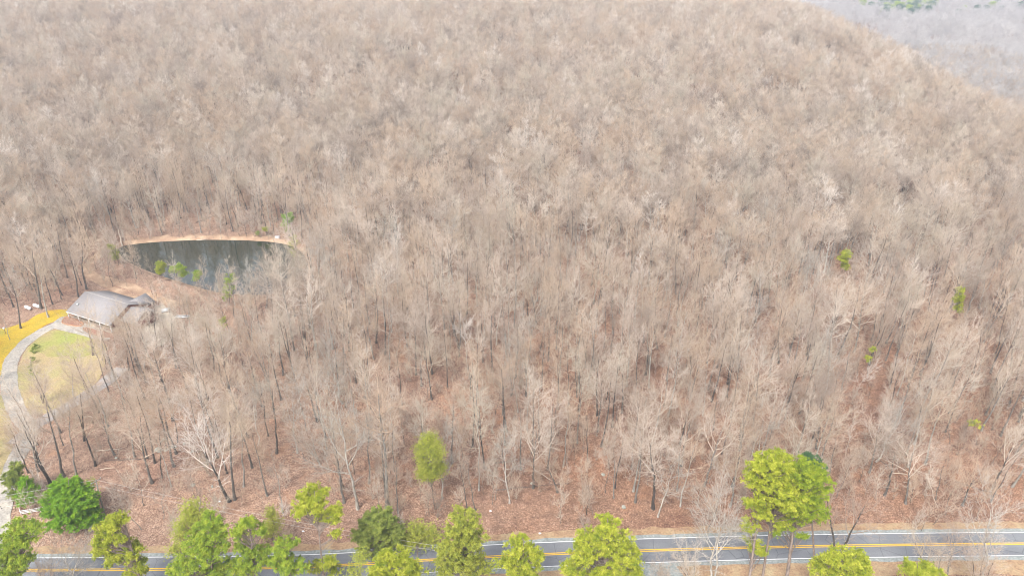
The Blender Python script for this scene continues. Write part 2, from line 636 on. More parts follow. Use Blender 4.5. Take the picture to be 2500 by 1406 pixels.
rib('verge', -7.5, HW + 2.9, M_verge, 0.03, 0.3)
rib('road_shoulder', -HW - 1.05, HW + 1.05, M_shoulder, 0.06, 0.12)
rib('road', -HW - 0.22, HW + 0.22, M_asphalt, 0.09)
V1, q1 = ribbon(road_line, -0.30, -0.10, 0.105)
V2, q2 = ribbon(road_line, 0.10, 0.30, 0.105)
tag(ob('centre_lines', mesh_np('centre_lines', np.vstack([V1, V2]), [np.vstack([q1, q2 + len(V1)])], M_yellow)), kind='structure')
V1, q1 = ribbon(road_line, -HW - 0.08, -HW + 0.08, 0.105)
V2, q2 = ribbon(road_line, HW - 0.08, HW + 0.08, 0.105)
tag(ob('edge_lines', mesh_np('edge_lines', np.vstack([V1, V2]), [np.vstack([q1, q2 + len(V1)])], M_white)), kind='structure')
# side apron at the near edge of the road
ap = [(1560, 1381), (1600, 1379), (1650, 1380), (1665, 1400), (1690, 1440), (1540, 1440), (1555, 1405)]
drape_poly('side_road', [at_z(u, v)[:2] for u, v in ap], M_shoulder, 0.075, 0.5)


def gp(pts):
    return np.array([ground(u, v)[:2] for u, v in pts])


# lawns, driveway
drape_poly('dormant_lawn', smooth_closed(gp([(100, 812), (160, 806), (235, 825), (262, 850), (255, 900), (232, 940), (185, 975), (130, 1005), (75, 1015), (50, 1000), (30, 950), (50, 880)]), 4), M_tanlawn, 0.05, 1.0, wob=0.3)
drape_poly('green_lawn', smooth_closed(gp([(92, 815), (130, 806), (180, 815), (232, 828), (236, 845), (205, 872), (150, 872), (100, 865), (72, 858)]), 4), M_green, 0.08, 1.0, wob=0.6)
drape_poly('moss_lawn', smooth_closed(gp([(166, 757), (130, 758), (95, 768), (60, 788), (25, 802), (-25, 806), (-60, 850), (-40, 930), (0, 925), (22, 885), (50, 842), (95, 805), (135, 783), (165, 770)]), 4), M_moss, 0.05, 1.0, wob=0.5)
drape_poly('roadside_field', smooth_closed(gp([(-60, 960), (2, 960), (20, 1010), (35, 1060), (25, 1110), (-10, 1190), (-90, 1250)]), 4), M_tanlawn, 0.05, 1.0)


def drive(name, pts, w, m, lift):
    L = smooth_open(gp(pts), 8)
    V, q = ribbon(L, -w / 2, w / 2, lift, 0.18)
    return tag(ob(name, mesh_np(name, V, [q], m)), kind='structure')


drive('driveway', [(-60, 1460), (-30, 1400), (-8, 1330), (2, 1260), (14, 1195), (36, 1130), (62, 1080), (68, 1045), (45, 1010), (28, 965), (22, 925), (30, 880),
                   (58, 843), (95, 815), (130, 797), (165, 783), (200, 783)], 4.0, M_drive, 0.12)
drive('gravel_track', [(40, 1085), (85, 1042), (135, 1012), (185, 982), (225, 957), (262, 930), (300, 900)], 4.2, M_track, 0.10)
drape_poly('house_apron', smooth_closed(gp([(150, 776), (172, 778), (215, 795), (262, 818), (268, 830), (240, 832), (200, 820), (150, 808), (125, 798)]), 4), M_drive, 0.14, 0.6)
drape_poly('patio', gp([(352, 752), (400, 745), (428, 775), (432, 815), (398, 845), (350, 852), (346, 800)]), M_conc, 0.10, 0.7)

# pond
drape_poly('sandy_bank', smooth_closed([ground(u, v)[:2] for u, v in [(272, 622), (275, 604), (305, 588), (360, 580), (440, 577), (540, 574), (640, 577), (705, 586), (745, 600),
           (756, 640), (750, 675), (720, 706), (640, 720), (540, 718), (480, 704), (420, 686), (360, 664), (310, 642)]], 4), M_sand, 0.05, 1.0, wob=0.9)
drive('sandy_path', [(262, 604), (225, 640), (218, 668), (262, 684), (320, 702), (380, 728), (440, 748)], 3.6, M_sand, 0.11)
drive('sandy_path', [(218, 676), (262, 700), (330, 728)], 2.4, M_sand, 0.13)
wp = smooth_closed([at_z(u, v, WATER_Z)[:2] for u, v in pond_px], 5)
cx, cy = wp.mean(0)
wp = np.array([(cx, cy)]) + (wp - [cx, cy]) * 1.06
wv = np.vstack([np.c_[wp, np.full(len(wp), WATER_Z)], [[cx, cy, WATER_Z]]])
nn = len(wp)
wf = np.array([(i, (i + 1) % nn, nn) for i in range(nn)])
tag(ob('pond_water', mesh_np('pond_water', wv, [wf], M_water)), kind='structure')


# ------------------------------------------------------------------ bare tree generator
def unit(v):
    return v / (np.linalg.norm(v, axis=-1, keepdims=True) + 1e-9)


def spawn(r, P, R, n, t0, t1, ang0, ang1, length, up, k, rscale, rmin, jit=0.12, lenfall=0.4, tip=True):
    """n children on each parent polyline; returns (P2, R2)"""
    N_, kk, _ = P.shape
    t = t0 + (t1 - t0) * (np.arange(n)[None] + r.random((N_, n))) / n
    if tip:
        t[:, -1] = 1.0
    s = t * (kk - 1)
    i = np.clip(s.astype(int), 0, kk - 2)
    f = (s - i)[..., None]
    rows = np.arange(N_)[:, None]
    p = P[rows, i] * (1 - f) + P[rows, i + 1] * f
    tan = unit(P[rows, i + 1] - P[rows, i])
    rp = R[rows, i] * (1 - f[..., 0]) + R[rows, i + 1] * f[..., 0]
    q = unit(np.cross(tan, unit(r.normal(size=tan.shape))))
    # spread the children round the parent
    phi = (np.arange(n)[None] * 2.4 + r.random((N_, 1)) * 6.28 + r.normal(size=(N_, n)) * 0.4)[..., None]
    ref = unit(np.cross(tan, np.array([0.3, 0.2, 0.93])))
    q = ref * np.cos(phi) + np.cross(tan, ref) * np.sin(phi)
    a = (ang0 + (ang1 - ang0) * r.random((N_, n)))[..., None]
    if tip:
        a[:, -1] *= 0.25
    d = unit(tan * np.cos(a) + q * np.sin(a))
    L = length * (1 - lenfall * (t - t0) / (t1 - t0 + 1e-6)) * (0.7 + 0.6 * r.random((N_, n)))
    if tip:
        L[:, -1] = length * (0.7 + 0.4 * r.random(N_))
    d = d.reshape(-1, 3)
    p = p.reshape(-1, 3)
    L = L.reshape(-1, 1)
    out = [p]
    cur = d.copy()
    for j in range(k - 1):
        out.append(out[-1] + cur * L / (k - 1))
        cur = unit(cur + np.array([0, 0, up]) + r.normal(size=cur.shape) * jit)
    P2 = np.stack(out, 1)
    r0 = np.maximum(rp.reshape(-1) * rscale, rmin)
    R2 = r0[:, None] * np.linspace(1, 0.35, k)[None]
    return P2, np.maximum(R2, rmin * 0.5)


def bare_tree(seed, H=24.0, r0=0.26, clear=0.45, limbs=9, spread=(0.45, 0.9), limb_len=0.34, up1=0.16, counts=(6, 6, 7), wig=0.03, fork=False,
              twig=0.017, stems=1, tb=0.2, rm=0.036, lens=(0.42, 0.5, 0.55), up2=0.14):
    r = np.random.default_rng(seed)
    TP, TR = [], []
    for s_ in range(stems):
        k = 9
        zz = np.linspace(0, 1, k)
        a = r.random() * 6.28 if stems == 1 else s_ * 6.28 / stems + r.random()
        lean = 0.02 if stems == 1 else 0.14
        x = np.cumsum(r.normal(size=k) * wig) * H * 0.25
        y = np.cumsum(r.normal(size=k) * wig) * H * 0.25
        x -= x[0]
        y -= y[0]
        top = H * (0.86 if not fork else 0.62) * (1 - 0.08 * r.random() * (stems > 1))
        P = np.stack([x + zz ** 1.2 * lean * H * math.cos(a), y + zz ** 1.2 * lean * H * math.sin(a), -0.3 + zz * (top + 0.3)], 1)
        rr = r0 / math.sqrt(stems) * (1 - 0.78 * zz)
        rr[0] *= 1.45
        TP.append(P)
        TR.append(rr)
    TP, TR = np.stack(TP), np.stack(TR)
    V0, F0 = tubes(TP, TR, 7)
    parts = []
    L1, R1 = spawn(r, TP, TR, limbs, clear, 0.98, spread[0], spread[1], H * limb_len, up1, 7, 0.66, rm, 0.10, 0.45)
    L2, R2 = spawn(r, L1, R1, counts[0], tb + 0.05, 0.97, 0.45, 0.85, H * limb_len * lens[0], up2, 5, 0.62, rm * 0.75, 0.13, 0.4)
    L3, R3 = spawn(r, L2, R2, counts[1], tb, 0.97, 0.4, 0.85, H * limb_len * lens[0] * lens[1], up2, 4, 0.65, twig * 1.15, 0.15, 0.3)
    L4, R4 = spawn(r, L3, R3, counts[2], tb * 0.75, 0.98, 0.35, 0.85, max(0.7, H * limb_len * lens[0] * lens[1] * lens[2]), up2, 3, 0.7, twig, 0.16, 0.3)
    extra, RX = spawn(r, TP, TR, 8, clear * 0.6, clear + 0.05, 0.9, 1.3, H * 0.09, 0.05, 4, 0.25, 0.02, 0.15, 0.1, tip=False)
    exx, RXX = spawn(r, extra, RX, 6, 0.2, 0.98, 0.4, 0.9, H * 0.04, 0.05, 3, 0.6, twig, 0.15, 0.2)
    limbsV, limbsF, n = [], [], 0
    for (P, R, s) in ((L1, R1, 5), (L2, R2, 3), (L3, R3, 3), (L4, R4, 3), (extra, RX, 3), (exx, RXX, 3)):
        V, F = tubes(P, R, s)
        limbsV.append(V)
        limbsF.append(F + n)
        n += len(V)
    return (V0, F0), (np.vstack(limbsV), np.vstack(limbsF)), float(max(v[:, 2].max() for v in limbsV))


class Proto:
    def __init__(s, name, mt, mc, **kw):
        (V0, F0), (V1, F1), top = bare_tree(**kw)
        s.H = top
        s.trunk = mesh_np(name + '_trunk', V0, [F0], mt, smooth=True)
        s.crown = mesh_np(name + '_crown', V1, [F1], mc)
        s.w = float(np.percentile(np.hypot(V1[:, 0], V1[:, 1]), 95))
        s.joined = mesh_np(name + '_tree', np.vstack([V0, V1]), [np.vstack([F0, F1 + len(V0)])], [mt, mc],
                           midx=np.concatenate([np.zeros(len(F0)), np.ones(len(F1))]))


PR = {}
for i in range(4):   # broad crowned oaks
    PR['oak%d' % i] = Proto('oak', M_trunk, M_twig, seed=10 + i, H=22 + i % 2, r0=0.30, clear=0.48, limbs=9, spread=(0.5, 1.1), limb_len=0.38, up1=0.10,
                            counts=(6, 6, 5), lens=(0.44, 0.5, 0.62), up2=0.04, twig=0.015)
for i in range(3):   # tall narrow poplars
    PR['poplar%d' % i] = Proto('poplar', M_trunk, M_twig, seed=20 + i, H=27, r0=0.29, clear=0.58, limbs=10, spread=(0.5, 1.1), limb_len=0.24, up1=0.09,
                               counts=(6, 5, 5), up2=0.05, twig=0.015, wig=0.018)
for i in range(2):   # forked
    PR['fork%d' % i] = Proto('fork', M_trunk, M_twig, seed=30 + i, H=23, r0=0.32, clear=0.45, limbs=6, spread=(0.3, 0.75), limb_len=0.46, up1=0.1,
                             counts=(7, 6, 5), fork=True, up2=0.07, twig=0.015)
for i in range(3):   # slim poles
    PR['slim%d' % i] = Proto('slim', M_trunk, M_twig, seed=40 + i, H=21, r0=0.17, clear=0.55, limbs=8, spread=(0.5, 1.05), limb_len=0.2, up1=0.08,
                             counts=(5, 4, 5), wig=0.03, twig=0.014)
PR['multi0'] = Proto('multi', M_trunk, M_twig, seed=50, H=21, r0=0.34, clear=0.4, limbs=6, spread=(0.35, 0.8), limb_len=0.34, counts=(6, 5, 5), stems=2, twig=0.015)
PR['multi1'] = Proto('multi', M_trunk, M_twig, seed=53, H=15, r0=0.24, clear=0.25, limbs=6, spread=(0.35, 0.8), limb_len=0.36, counts=(5, 5, 6), stems=3, twig=0.014)
for i in range(4):   # dome crowned trees of the upper slope
    PR['dome%d' % i] = Proto('dome', M_trunk, M_twig, seed=80 + i, H=22, r0=0.34, clear=0.5, limbs=11, spread=(0.35, 1.15), limb_len=0.38, up1=0.05,
                             counts=(6, 4, 5), lens=(0.42, 0.5, 0.6), up2=0.07, twig=0.034, tb=0.5, rm=0.05)
for i in range(2):
    PR['spire%d' % i] = Proto('spire', M_trunk, M_twig, seed=90 + i, H=25, r0=0.3, clear=0.6, limbs=10, spread=(0.4, 1.1), limb_len=0.28, up1=0.07,
                              counts=(6, 4, 5), up2=0.07, twig=0.034, tb=0.45, wig=0.018, rm=0.05)
PR['pale0'] = Proto('pale', M_white_bark, M_white_bark, seed=60, H=22, r0=0.21, clear=0.42, limbs=8, spread=(0.5, 1.0), limb_len=0.36, up1=0.12, counts=(6, 5, 5), wig=0.04, twig=0.016)
PR['pale1'] = Proto('pale', M_white_bark, M_white_bark, seed=61, H=22, r0=0.22, clear=0.3, limbs=9, spread=(0.6, 1.2), limb_len=0.34, up1=0.06, counts=(6, 5, 5), wig=0.06, twig=0.016)
PR['sap0'] = Proto('sapling', M_trunk, M_twig, seed=70, H=9, r0=0.05, clear=0.25, limbs=8, spread=(0.4, 0.9), limb_len=0.28, counts=(4, 3, 4), wig=0.06, twig=0.011)
PR['sap1'] = Proto('sapling', M_trunk, M_twig, seed=71, H=6, r0=0.04, clear=0.15, limbs=7, spread=(0.5, 1.0), limb_len=0.36, counts=(4, 3, 4), wig=0.08, twig=0.010, stems=2)
PR['sap2'] = Proto('sapling', M_trunk, M_twig, seed=72, H=13, r0=0.075, clear=0.35, limbs=9, spread=(0.4, 0.9), limb_len=0.24, counts=(4, 4, 5), wig=0.05, twig=0.012)

LOOK = {'oak': 'broad round-crowned', 'poplar': 'tall narrow-crowned', 'dome': 'dome-crowned', 'spire': 'tall straight', 'fork': 'fork-trunked', 'slim': 'slim pole-like', 'multi': 'many-stemmed',
        'pale': 'white-limbed'}
TREES = []       # every individual: dict(proto, loc, scale, rot, label)


def add_tree(proto, base, H, rz, lean=(0, 0), label=None, wide=1.0):
    TREES.append(dict(p=proto, loc=base, s=H / PR[proto].H, wide=wide, rz=rz, lean=lean, label=label))


def hero(proto, bu, bv, tu, tv, label, wide=1.0, dy=0.0):
    b = ground(bu, bv)
    t = at_y(tu, tv, b[1] + dy)
    H = t[2] - b[2]
    add_tree(proto, b, H, random.uniform(0, 6.28), ((t[0] - b[0]), dy), label, wide * 1.15)


HERO = [
    ('multi0', 124, 1181, 18, 925, 'big leaning bare tree with drooping pale twigs at the driveway bend behind the cedars'),
    ('slim0', 70, 1155, 5, 985, 'slim dark leaning trunk just beside the driveway above the dark cedar'),
    ('oak1', 95, 1152, 48, 960, 'bare tree between driveway and the big leaning tree behind the cedars'),
    ('poplar1', 157, 1165, 95, 890, 'tall grey bare tree behind the bright green evergreen near the driveway fork'),
    ('slim1', 187, 1159, 163, 930, 'slim straight grey tree just behind the utility pole top'),
    ('poplar0', 207, 1078, 190, 890, 'bare tree with blackened trunk foot beside the gravel track'),
    ('slim0', 220, 990, 190, 850, 'thin bare tree standing at the edge of the gravel track'),
    ('slim1', 155, 1087, 122, 950, 'slim forked tree on the leaf litter below the gravel track'),
    ('oak0', 372, 1179, 300, 935, 'broad lichen-grey tree leaning towards the driveway with low dead limbs over the logs'),
    ('poplar2', 360, 1120, 335, 940, 'dark trunk directly behind the lichen-grey leaning tree'),
    ('poplar1', 426, 1141, 365, 895, 'tall tree with blackened foot beside the pale rocks'),
    ('slim1', 407, 1101, 378, 930, 'slim trunk standing among the pale rocks'),
    ('slim0', 396, 1168, 372, 1000, 'thin trunk between lichen-grey tree and the tree with the blackened foot'),
    ('slim0', 434, 1080, 424, 945, 'small dark tree just behind the pale rocks'),
    ('sap2', 480, 1200, 450, 1085, 'short broken-looking dark tree behind the tallest double-topped pine'),
    ('fork0', 561, 1224, 440, 930, 'large white-limbed forking tree leaning over the leaf litter behind the roadside pines'),
    ('poplar0', 574, 1220, 550, 930, 'straight twin of the large forking tree, sharing its foot'),
    ('slim1', 595, 1188, 572, 950, 'grey straight tree just beyond the large forking pair'),
    ('poplar2', 676, 1108, 652, 880, 'tall straight bare tree further up from the forking pair'),
    ('slim0', 655, 1065, 612, 880, 'thin tree leaning beyond the forking pair'),
    ('multi1', 781, 1136, 700, 990, 'low spreading tree with crossing stems above the two-lobed pine'),
    ('slim1', 691, 1254, 662, 1090, 'thin tree with a dark foot beside the olive cedar near the wires'),
    ('poplar1', 797, 1073, 748, 870, 'tall grey tree behind the low spreading tree with crossing stems'),
    ('pale0', 874, 1244, 845, 870, 'very tall pale slender tree with white limbs above the broad dark cedar'),
    ('poplar0', 946, 1240, 918, 815, 'tallest pale tree beside the fallen light log'),
    ('slim0', 972, 1253, 962, 1060, 'thin straight trunk just behind the rounded cedar, near the slim pine'),
    ('sap2', 1047, 1263, 1035, 1165, 'small bare tree with drooping branches at the foot of the slim pine'),
    ('slim1', 901, 1180, 884, 940, 'slim tree with one kinked trunk between the two very tall pale trees'),
    ('pale0', 1244, 1228, 1240, 1030, 'pale white-limbed tree in front of the dark fallen log'),
    ('fork1', 1361, 1202, 1318, 1050, 'curving dark tree with wide fork beside the long fallen branch'),
    ('slim0', 1140, 1244, 1120, 1100, 'thin tree on the open leaf litter beyond the olive roadside pine'),
    ('slim1', 1161, 1247, 1138, 1090, 'twisted thin tree beside its straight neighbour beyond the olive pine'),
    ('sap2', 1433, 1257, 1440, 1115, 'short pale-stemmed tree on the bank above the tall conical pine'),
    ('slim0', 1423, 1205, 1418, 1110, 'small dark tree behind the short pale-stemmed tree'),
    ('slim1', 1498, 1218, 1502, 1050, 'sinuous slim tree between the conical pine and the straight dark trunk'),
    ('oak2', 1595, 1242, 1597, 985, 'prominent straight dark trunk with spreading white crown above the road'),
    ('pale0', 1606, 1262, 1645, 1060, 'pale double stem leaning away from the straight dark trunk'),
    ('oak3', 2210, 1232, 2262, 1020, 'leaning tree with the thickest dark foot beyond the road'),
    ('slim1', 2284, 1220, 2322, 1080, 'leaning tree next to the thick dark-footed tree'),
    ('fork0', 2348, 1236, 2395, 1050, 'leaning forked tree with hanging dead branch near the road end'),
    ('poplar1', 1810, 1072, 1843, 930, 'dark bare tree standing behind the crown of the tall pine cluster'),
    ('oak0', 2122, 1154, 2165, 950, 'leaning grey tree up the bank from the thick dark-footed tree'),
    ('poplar2', 2212, 1112, 2265, 945, 'tall leaning tree beyond the thick dark-footed tree'),
    ('pale1', 1722, 1425, 1748, 1145, 'large white-limbed bare tree on the near side of the road'),
    ('pale0', 1742, 1432, 1806, 1165, 'second white-barked tree, growing from beside the large white-limbed one'),
    ('multi1', 1690, 1440, 1672, 1310, 'low frosty-white bare bush in front of the road beside the white tree'),
    ('multi1', 1622, 1450, 1612, 1350, 'low pinkish bare bush on the near roadside'),
    ('multi0', 2046, 1372, 2085, 1130, 'bare tree with a stubby dark side limb between road and round pine'),
    ('oak1', 2305, 1432, 2335, 1236, 'wide brown-twigged bare tree in front of the road'),
    ('multi0', 2268, 1440, 2262, 1265, 'thin many-stemmed tree beside the wide brown-twigged one'),
    ('pale1', 2402, 1440, 2492, 1150, 'leaning pale tree crossing the road at its far end'),
    ('multi1', 2385, 1455, 2400, 1290, 'scrubby bare tree at the foot of the leaning pale one'),
    ('pale1', 192, 1450, 160, 1262, 'fan-shaped white-twigged tree in front of the bright evergreen'),
    ('multi1', 120, 1450, 105, 1330, 'sprawling pale bare bush at the corner of the road'),
    ('pale0', 175, 1440, 218, 1280, 'thin white tree between the fan-shaped tree and the olive two-lobed pine'),
    ('sap1', 430, 1300, 418, 1225, 'low grey twiggy sapling beside the yellow-green pine'),
    ('sap2', 420, 1330, 425, 1255, 'small grey sapling on the bank, nearest the road line'),
    ('sap1', 700, 1330, 694, 1268, 'small pale spreading bush between the lone two-lobed pine and olive cedar'),
    ('oak1', 102, 754, 52, 495, 'big bare tree standing beside the white tanks'),
    ('poplar0', 118, 775, 80, 590, 'pale-footed tree growing in the yellow moss lawn'),
    ('poplar2', 51, 803, 8, 630, 'dark-trunked tree on the edge of the yellow moss lawn'),
    ('poplar1', 192, 725, 158, 560, 'tall tree just behind the gable of the house'),
    ('oak2', 211, 706, 185, 515, 'broad bare tree behind the roof ridge beside the pond path'),
    ('slim1', 150, 731, 125, 610, 'slim leaning tree between tanks and house'),
    ('fork1', 228, 868, 212, 715, 'low spreading bare tree in front of the house porch'),
    ('fork0', 403, 826, 398, 705, 'dark forked tree standing at the pale patio'),
    ('slim1', 380, 852, 368, 690, 'thick lower tree at the corner of the patio'),
    ('poplar1', 430, 900, 415, 730, 'tall bare tree in front of the patio'),
    ('slim0', 464, 795, 443, 690, 'slim dark tree behind the patio'),
    ('slim1', 262, 905, 240, 800, 'thin tree on the lawn edge where the gravel track ends'),
    ('fork1', 180, 975, 160, 835, 'open-branched pale tree on the dormant lawn'),
    ('multi1', 105, 985, 98, 880, 'many-branched small tree on the tan lawn beside the driveway'),
    ('pale0', 610, 765, 605, 610, 'pale bare tree rising in front of the near pond edge'),
    ('oak1', 650, 752, 655, 590, 'broad grey bare tree veiling the end of the pond'),
    ('pale1', 690, 750, 700, 600, 'spreading white-twigged tree at the near pond corner'),
    ('oak3', 728, 735, 738, 580, 'bare tree at the bend of the pond shore'),
    ('slim2', 572, 775, 565, 650, 'thin bare tree between pale green young pine and the pond trees'),
    ('oak0', 665, 790, 672, 640, 'round grey-twigged tree below the pond trees'),
    ('slim0', 345, 845, 335, 735, 'thin bare tree in front of the rear wing of the house'),
    ('fork1', 305, 850, 300, 745, 'forked bare tree veiling the end of the porch'),
    ('oak2', 330, 880, 322, 760, 'round bare tree between the porch end and the patio'),
    ('slim2', 283, 868, 277, 768, 'slim bare tree close in front of the white porch post'),
    ('multi1', 365, 800, 352, 725, 'many-stemmed bare tree at the house corner beside the patio'),
    ('poplar1', 315, 905, 308, 770, 'bare tree below the house end, in line with the rear wing'),
    ('oak3', 352, 900, 350, 775, 'round-crowned bare tree just roadward of the patio corner'),
    ('fork0', 250, 880, 262, 775, 'forked bare tree between the lawn and the porch'),
    ('slim1', 25, 830, 2, 740, 'small tree at the edge of the moss lawn'),
]
for h_ in HERO:
    hero(*h_)

# ------------------------------------------------------------------ clearings
house_zone = gp([(140, 745), (215, 700), (330, 715), (400, 745), (420, 790), (375, 835), (270, 850), (235, 905), (150, 1000), (60, 1090), (-60, 1120), (-80, 780)])
track_zone = gp([(40, 1110), (120, 1045), (262, 955), (262, 900), (180, 960), (60, 1020)])
bank_zone = smooth_closed([ground(u, v)[:2] for u, v in [(205, 650), (238, 607), (290, 578), (360, 577), (540, 572), (640, 575), (712, 584), (760, 598),
           (765, 640), (745, 690), (715, 712), (620, 722), (530, 728), (440, 722), (390, 735), (300, 706), (205, 690)]], 3)
front_zone = gp([(-100, 1230), (300, 1190), (620, 1235), (900, 1262), (1300, 1240), (1500, 1240), (1700, 1240), (2120, 1228), (2600, 1230), (2700, 1400), (1200, 1500), (-200, 1500)])
near_pond = gp([(260, 745), (330, 640), (420, 690), (520, 735), (620, 770), (520, 790), (380, 745)])


path_zone = gp([(200, 640), (300, 690), (450, 730), (540, 735), (520, 775), (440, 770), (330, 715), (215, 705)])


def free(x, y, r=0.0):
    m = (poly_sd(house_zone, x, y) > 1 + r) & (poly_sd(path_zone, x, y) > 0) & (poly_sd(bank_zone, x, y) > 1.5) & (poly_sd(front_zone, x, y) > 0) & (poly_sd(track_zone, x, y) > 0)
    return m


def scatter(x0, x1, y0, y1, step, jit=0.42, r=rng):
    gx, gy = np.meshgrid(np.arange(x0, x1, step), np.arange(y0, y1, step))
    gx = gx + (np.arange(gx.shape[0]) % 2)[:, None] * step / 2
    x = gx.ravel() + r.uniform(-jit, jit, gx.size) * step
    y = gy.ravel() + r.uniform(-jit, jit, gx.size) * step
    m = np.abs(x) < 0.80 * y + 35
    return x[m], y[m]


x, y = scatter(-700, 560, 112, 860, 6.6)
m = free(x, y)
x, y = x[m], y[m]
pxy = to_px(np.stack([x, y, height(x, y)], 1))
# thinner wood in the near left and along the bank, thicker higher up
dens = np.where(y < 150, 0.85, 1.0)
dens = np.where((pxy[:, 1] > 1030) & (pxy[:, 0] < 820), np.where(pxy[:, 1] < 1150, 0.75, 0.35), dens)
dens = np.where((pxy[:, 1] > 1100) & (pxy[:, 0] >= 820), 0.9, dens)
dens = np.where((pxy[:, 1] < 860) & (pxy[:, 1] > 600) & (pxy[:, 0] < 760) & (pxy[:, 0] > 250), 0.55, dens)
gapn = _vn(x, y, 19, 3.3)
dens = dens * np.where(gapn > 1.25, 0.25, 1.0)
m = rng.random(len(x)) < dens
x, y, pxy = x[m], y[m], pxy[m]
hb = np.array([t['loc'][:2] for t in TREES])
for (u_, v_) in ((2062, 690), (2345, 790), (2118, 920), (2385, 1090)):
    g0 = ground(u_, v_)
    s_ = g0[0] / g0[1]
    near_ = (np.abs(x - s_ * y) < 5.5) & (y > g0[1] - 30) & (y < g0[1] + 3)
    x, y, pxy = x[~near_], y[~near_], pxy[~near_]
dm = np.min(np.hypot(x[:, None] - hb[None, :, 0], y[:, None] - hb[None, :, 1]), 1)
m = dm > 3.0
x, y, pxy = x[m], y[m], pxy[m]
z = height(x, y)
names = list(PR)
big = ['oak0', 'oak1', 'oak2', 'oak3', 'poplar0', 'poplar1', 'poplar2', 'fork0', 'fork1', 'slim0', 'slim1', 'slim2', 'multi0', 'pale0', 'pale1']
w_ = np.array([1.5, 1.5, 1.5, 1.5, 1.2, 1.2, 1.2, 1, 1, 0.9, 0.9, 0.9, 0.5, 0.2, 0.12])
wn = np.array([0.6, 0.6, 0.6, 0.6, 1.5, 1.5, 1.5, .5, .5, 1.6, 1.6, 1.6, 0.3, 0.25, 0.08])
bz = 1
big += ['dome0', 'dome1', 'dome2', 'dome3', 'spire0', 'spire1']
w_ = np.concatenate([w_ * 0.25, [2, 2, 2, 2, 1.5, 1.5]])
wn = np.concatenate([wn, [0] * 6])
behind = (x > -172) & (x < -62) & (y > 245) & (y < 305)
kind = np.where((y < 215 + 95 * rng.random(len(x))) | behind, rng.choice(len(big), len(x), p=wn / wn.sum()), rng.choice(len(big), len(x), p=w_ / w_.sum()))
Hs = rng.uniform(0.76, 1.1, len(x)) * np.array([PR[big[k]].H for k in kind])
Hs = np.minimum(Hs, 27)
# keep the open view onto the pond and the house: lower trees just this side of them
infront = (pxy[:, 0] > 180) & (pxy[:, 0] < 700) & (pxy[:, 1] > 690) & (pxy[:, 1] < 900)
Hs = np.where(infront, Hs * np.where(pxy[:, 0] < 560, 0.52, 0.62), Hs)
infront = (pxy[:, 0] > 560) & (pxy[:, 0] < 800) & (pxy[:, 1] > 690) & (pxy[:, 1] < 860)
Hs = np.where(infront, Hs * 1.15, Hs)
order = np.argsort(y)
inview = (np.abs(pxy[:, 0] - 1250) < 1290) & (pxy[:, 1] < 1430)
n_ind = 298 - len(TREES)
chosen = [i for i in order if inview[i]][:n_ind]
chosen_set = np.zeros(len(x), bool)
chosen_set[chosen] = True

LM = [('the white rail fence', 75, 1250), ('the utility pole', 245, 1200), ('the brown-roofed house', 240, 770), ('the gravel track', 200, 975),
      ('the slim green pine', 1050, 1180), ('the tall pine cluster', 1915, 1250), ('the straight dark trunk', 1597, 1200), ('the broad dark cedar', 925, 1270),
      ('the curved driveway', 40, 960), ('the conical pine', 1470, 1300), ('the fallen light log', 945, 1040), ('the pale rocks', 400, 1100),
      ('the dark fallen log', 1280, 1180), ('the dark-footed tree', 2210, 1232), ('the two-lobed pine', 780, 1240), ('the large forking pair', 565, 1200),
      ('the patio', 400, 830), ('the round near pine', 2055, 1350), ('the near white tree', 1740, 1250), ('the olive roadside pine', 1130, 1270),
      ('the wide brown-twigged tree', 2320, 1260), ('the leaning roadside tree', 2460, 1250), ('the long fallen branch', 1350, 1190)]


def auto_label(k, p, px, H, used={}):
    base = re_stem(k)
    best = min(LM, key=lambda l: (l[1] - px[0]) ** 2 + ((l[2] - px[1]) * 1.3) ** 2)
    dx, dy = px[0] - best[1], best[2] - px[1]
    dist = math.hypot(dx, dy)
    if dist < 60:
        rel = 'close beside'
    else:
        far = 'just ' if dist < 120 else ('' if dist < 220 else 'well ')
        if abs(dx) > abs(dy) * 1.2:
            rel = far + ('to the left of' if dx < 0 else 'to the right of')
        elif abs(dx) < abs(dy) * 0.4:
            rel = far + ('uphill of' if dy > 0 else 'on the road side of')
        else:
            rel = far + ('uphill' if dy > 0 else 'roadward') + (' and left of' if dx < 0 else ' and right of')
    size = 'small ' if H < 15 else ('large ' if H > 25 else '')
    return '%s%s bare tree %s %s' % (size, LOOK[base], rel, best[0])


def re_stem(k):
    return k.rstrip('0123456789')


auto = []
for i in chosen:
    k = big[kind[i]]
    lean = (rng.normal() * 0.9 + 0.02 * x[i] * 0.35, rng.normal() * 0.8)
    auto.append((auto_label(k, (x[i], y[i]), pxy[i], Hs[i]), i, k, lean))
seen = {}
for l, i, k, lean in auto:
    seen.setdefault(l, []).append(i)
ORD = ['', 'second', 'third', 'fourth', 'fifth', 'sixth', 'seventh', 'eighth', 'ninth', 'tenth', 'eleventh', 'twelfth']
for l, i, k, lean in auto:
    s_ = seen[l]
    if len(s_) > 1:
        j = s_.index(i)
        l = l + ', %s from road' % (ORD[j] if j else 'first')
    if len(l.replace(',', '').split()) > 16:
        l = l.replace(' bare tree', ' tree').replace(' from road', ' up')
    add_tree(k, np.array([x[i], y[i], z[i]]), Hs[i], rng.random() * 6.28, lean, l)

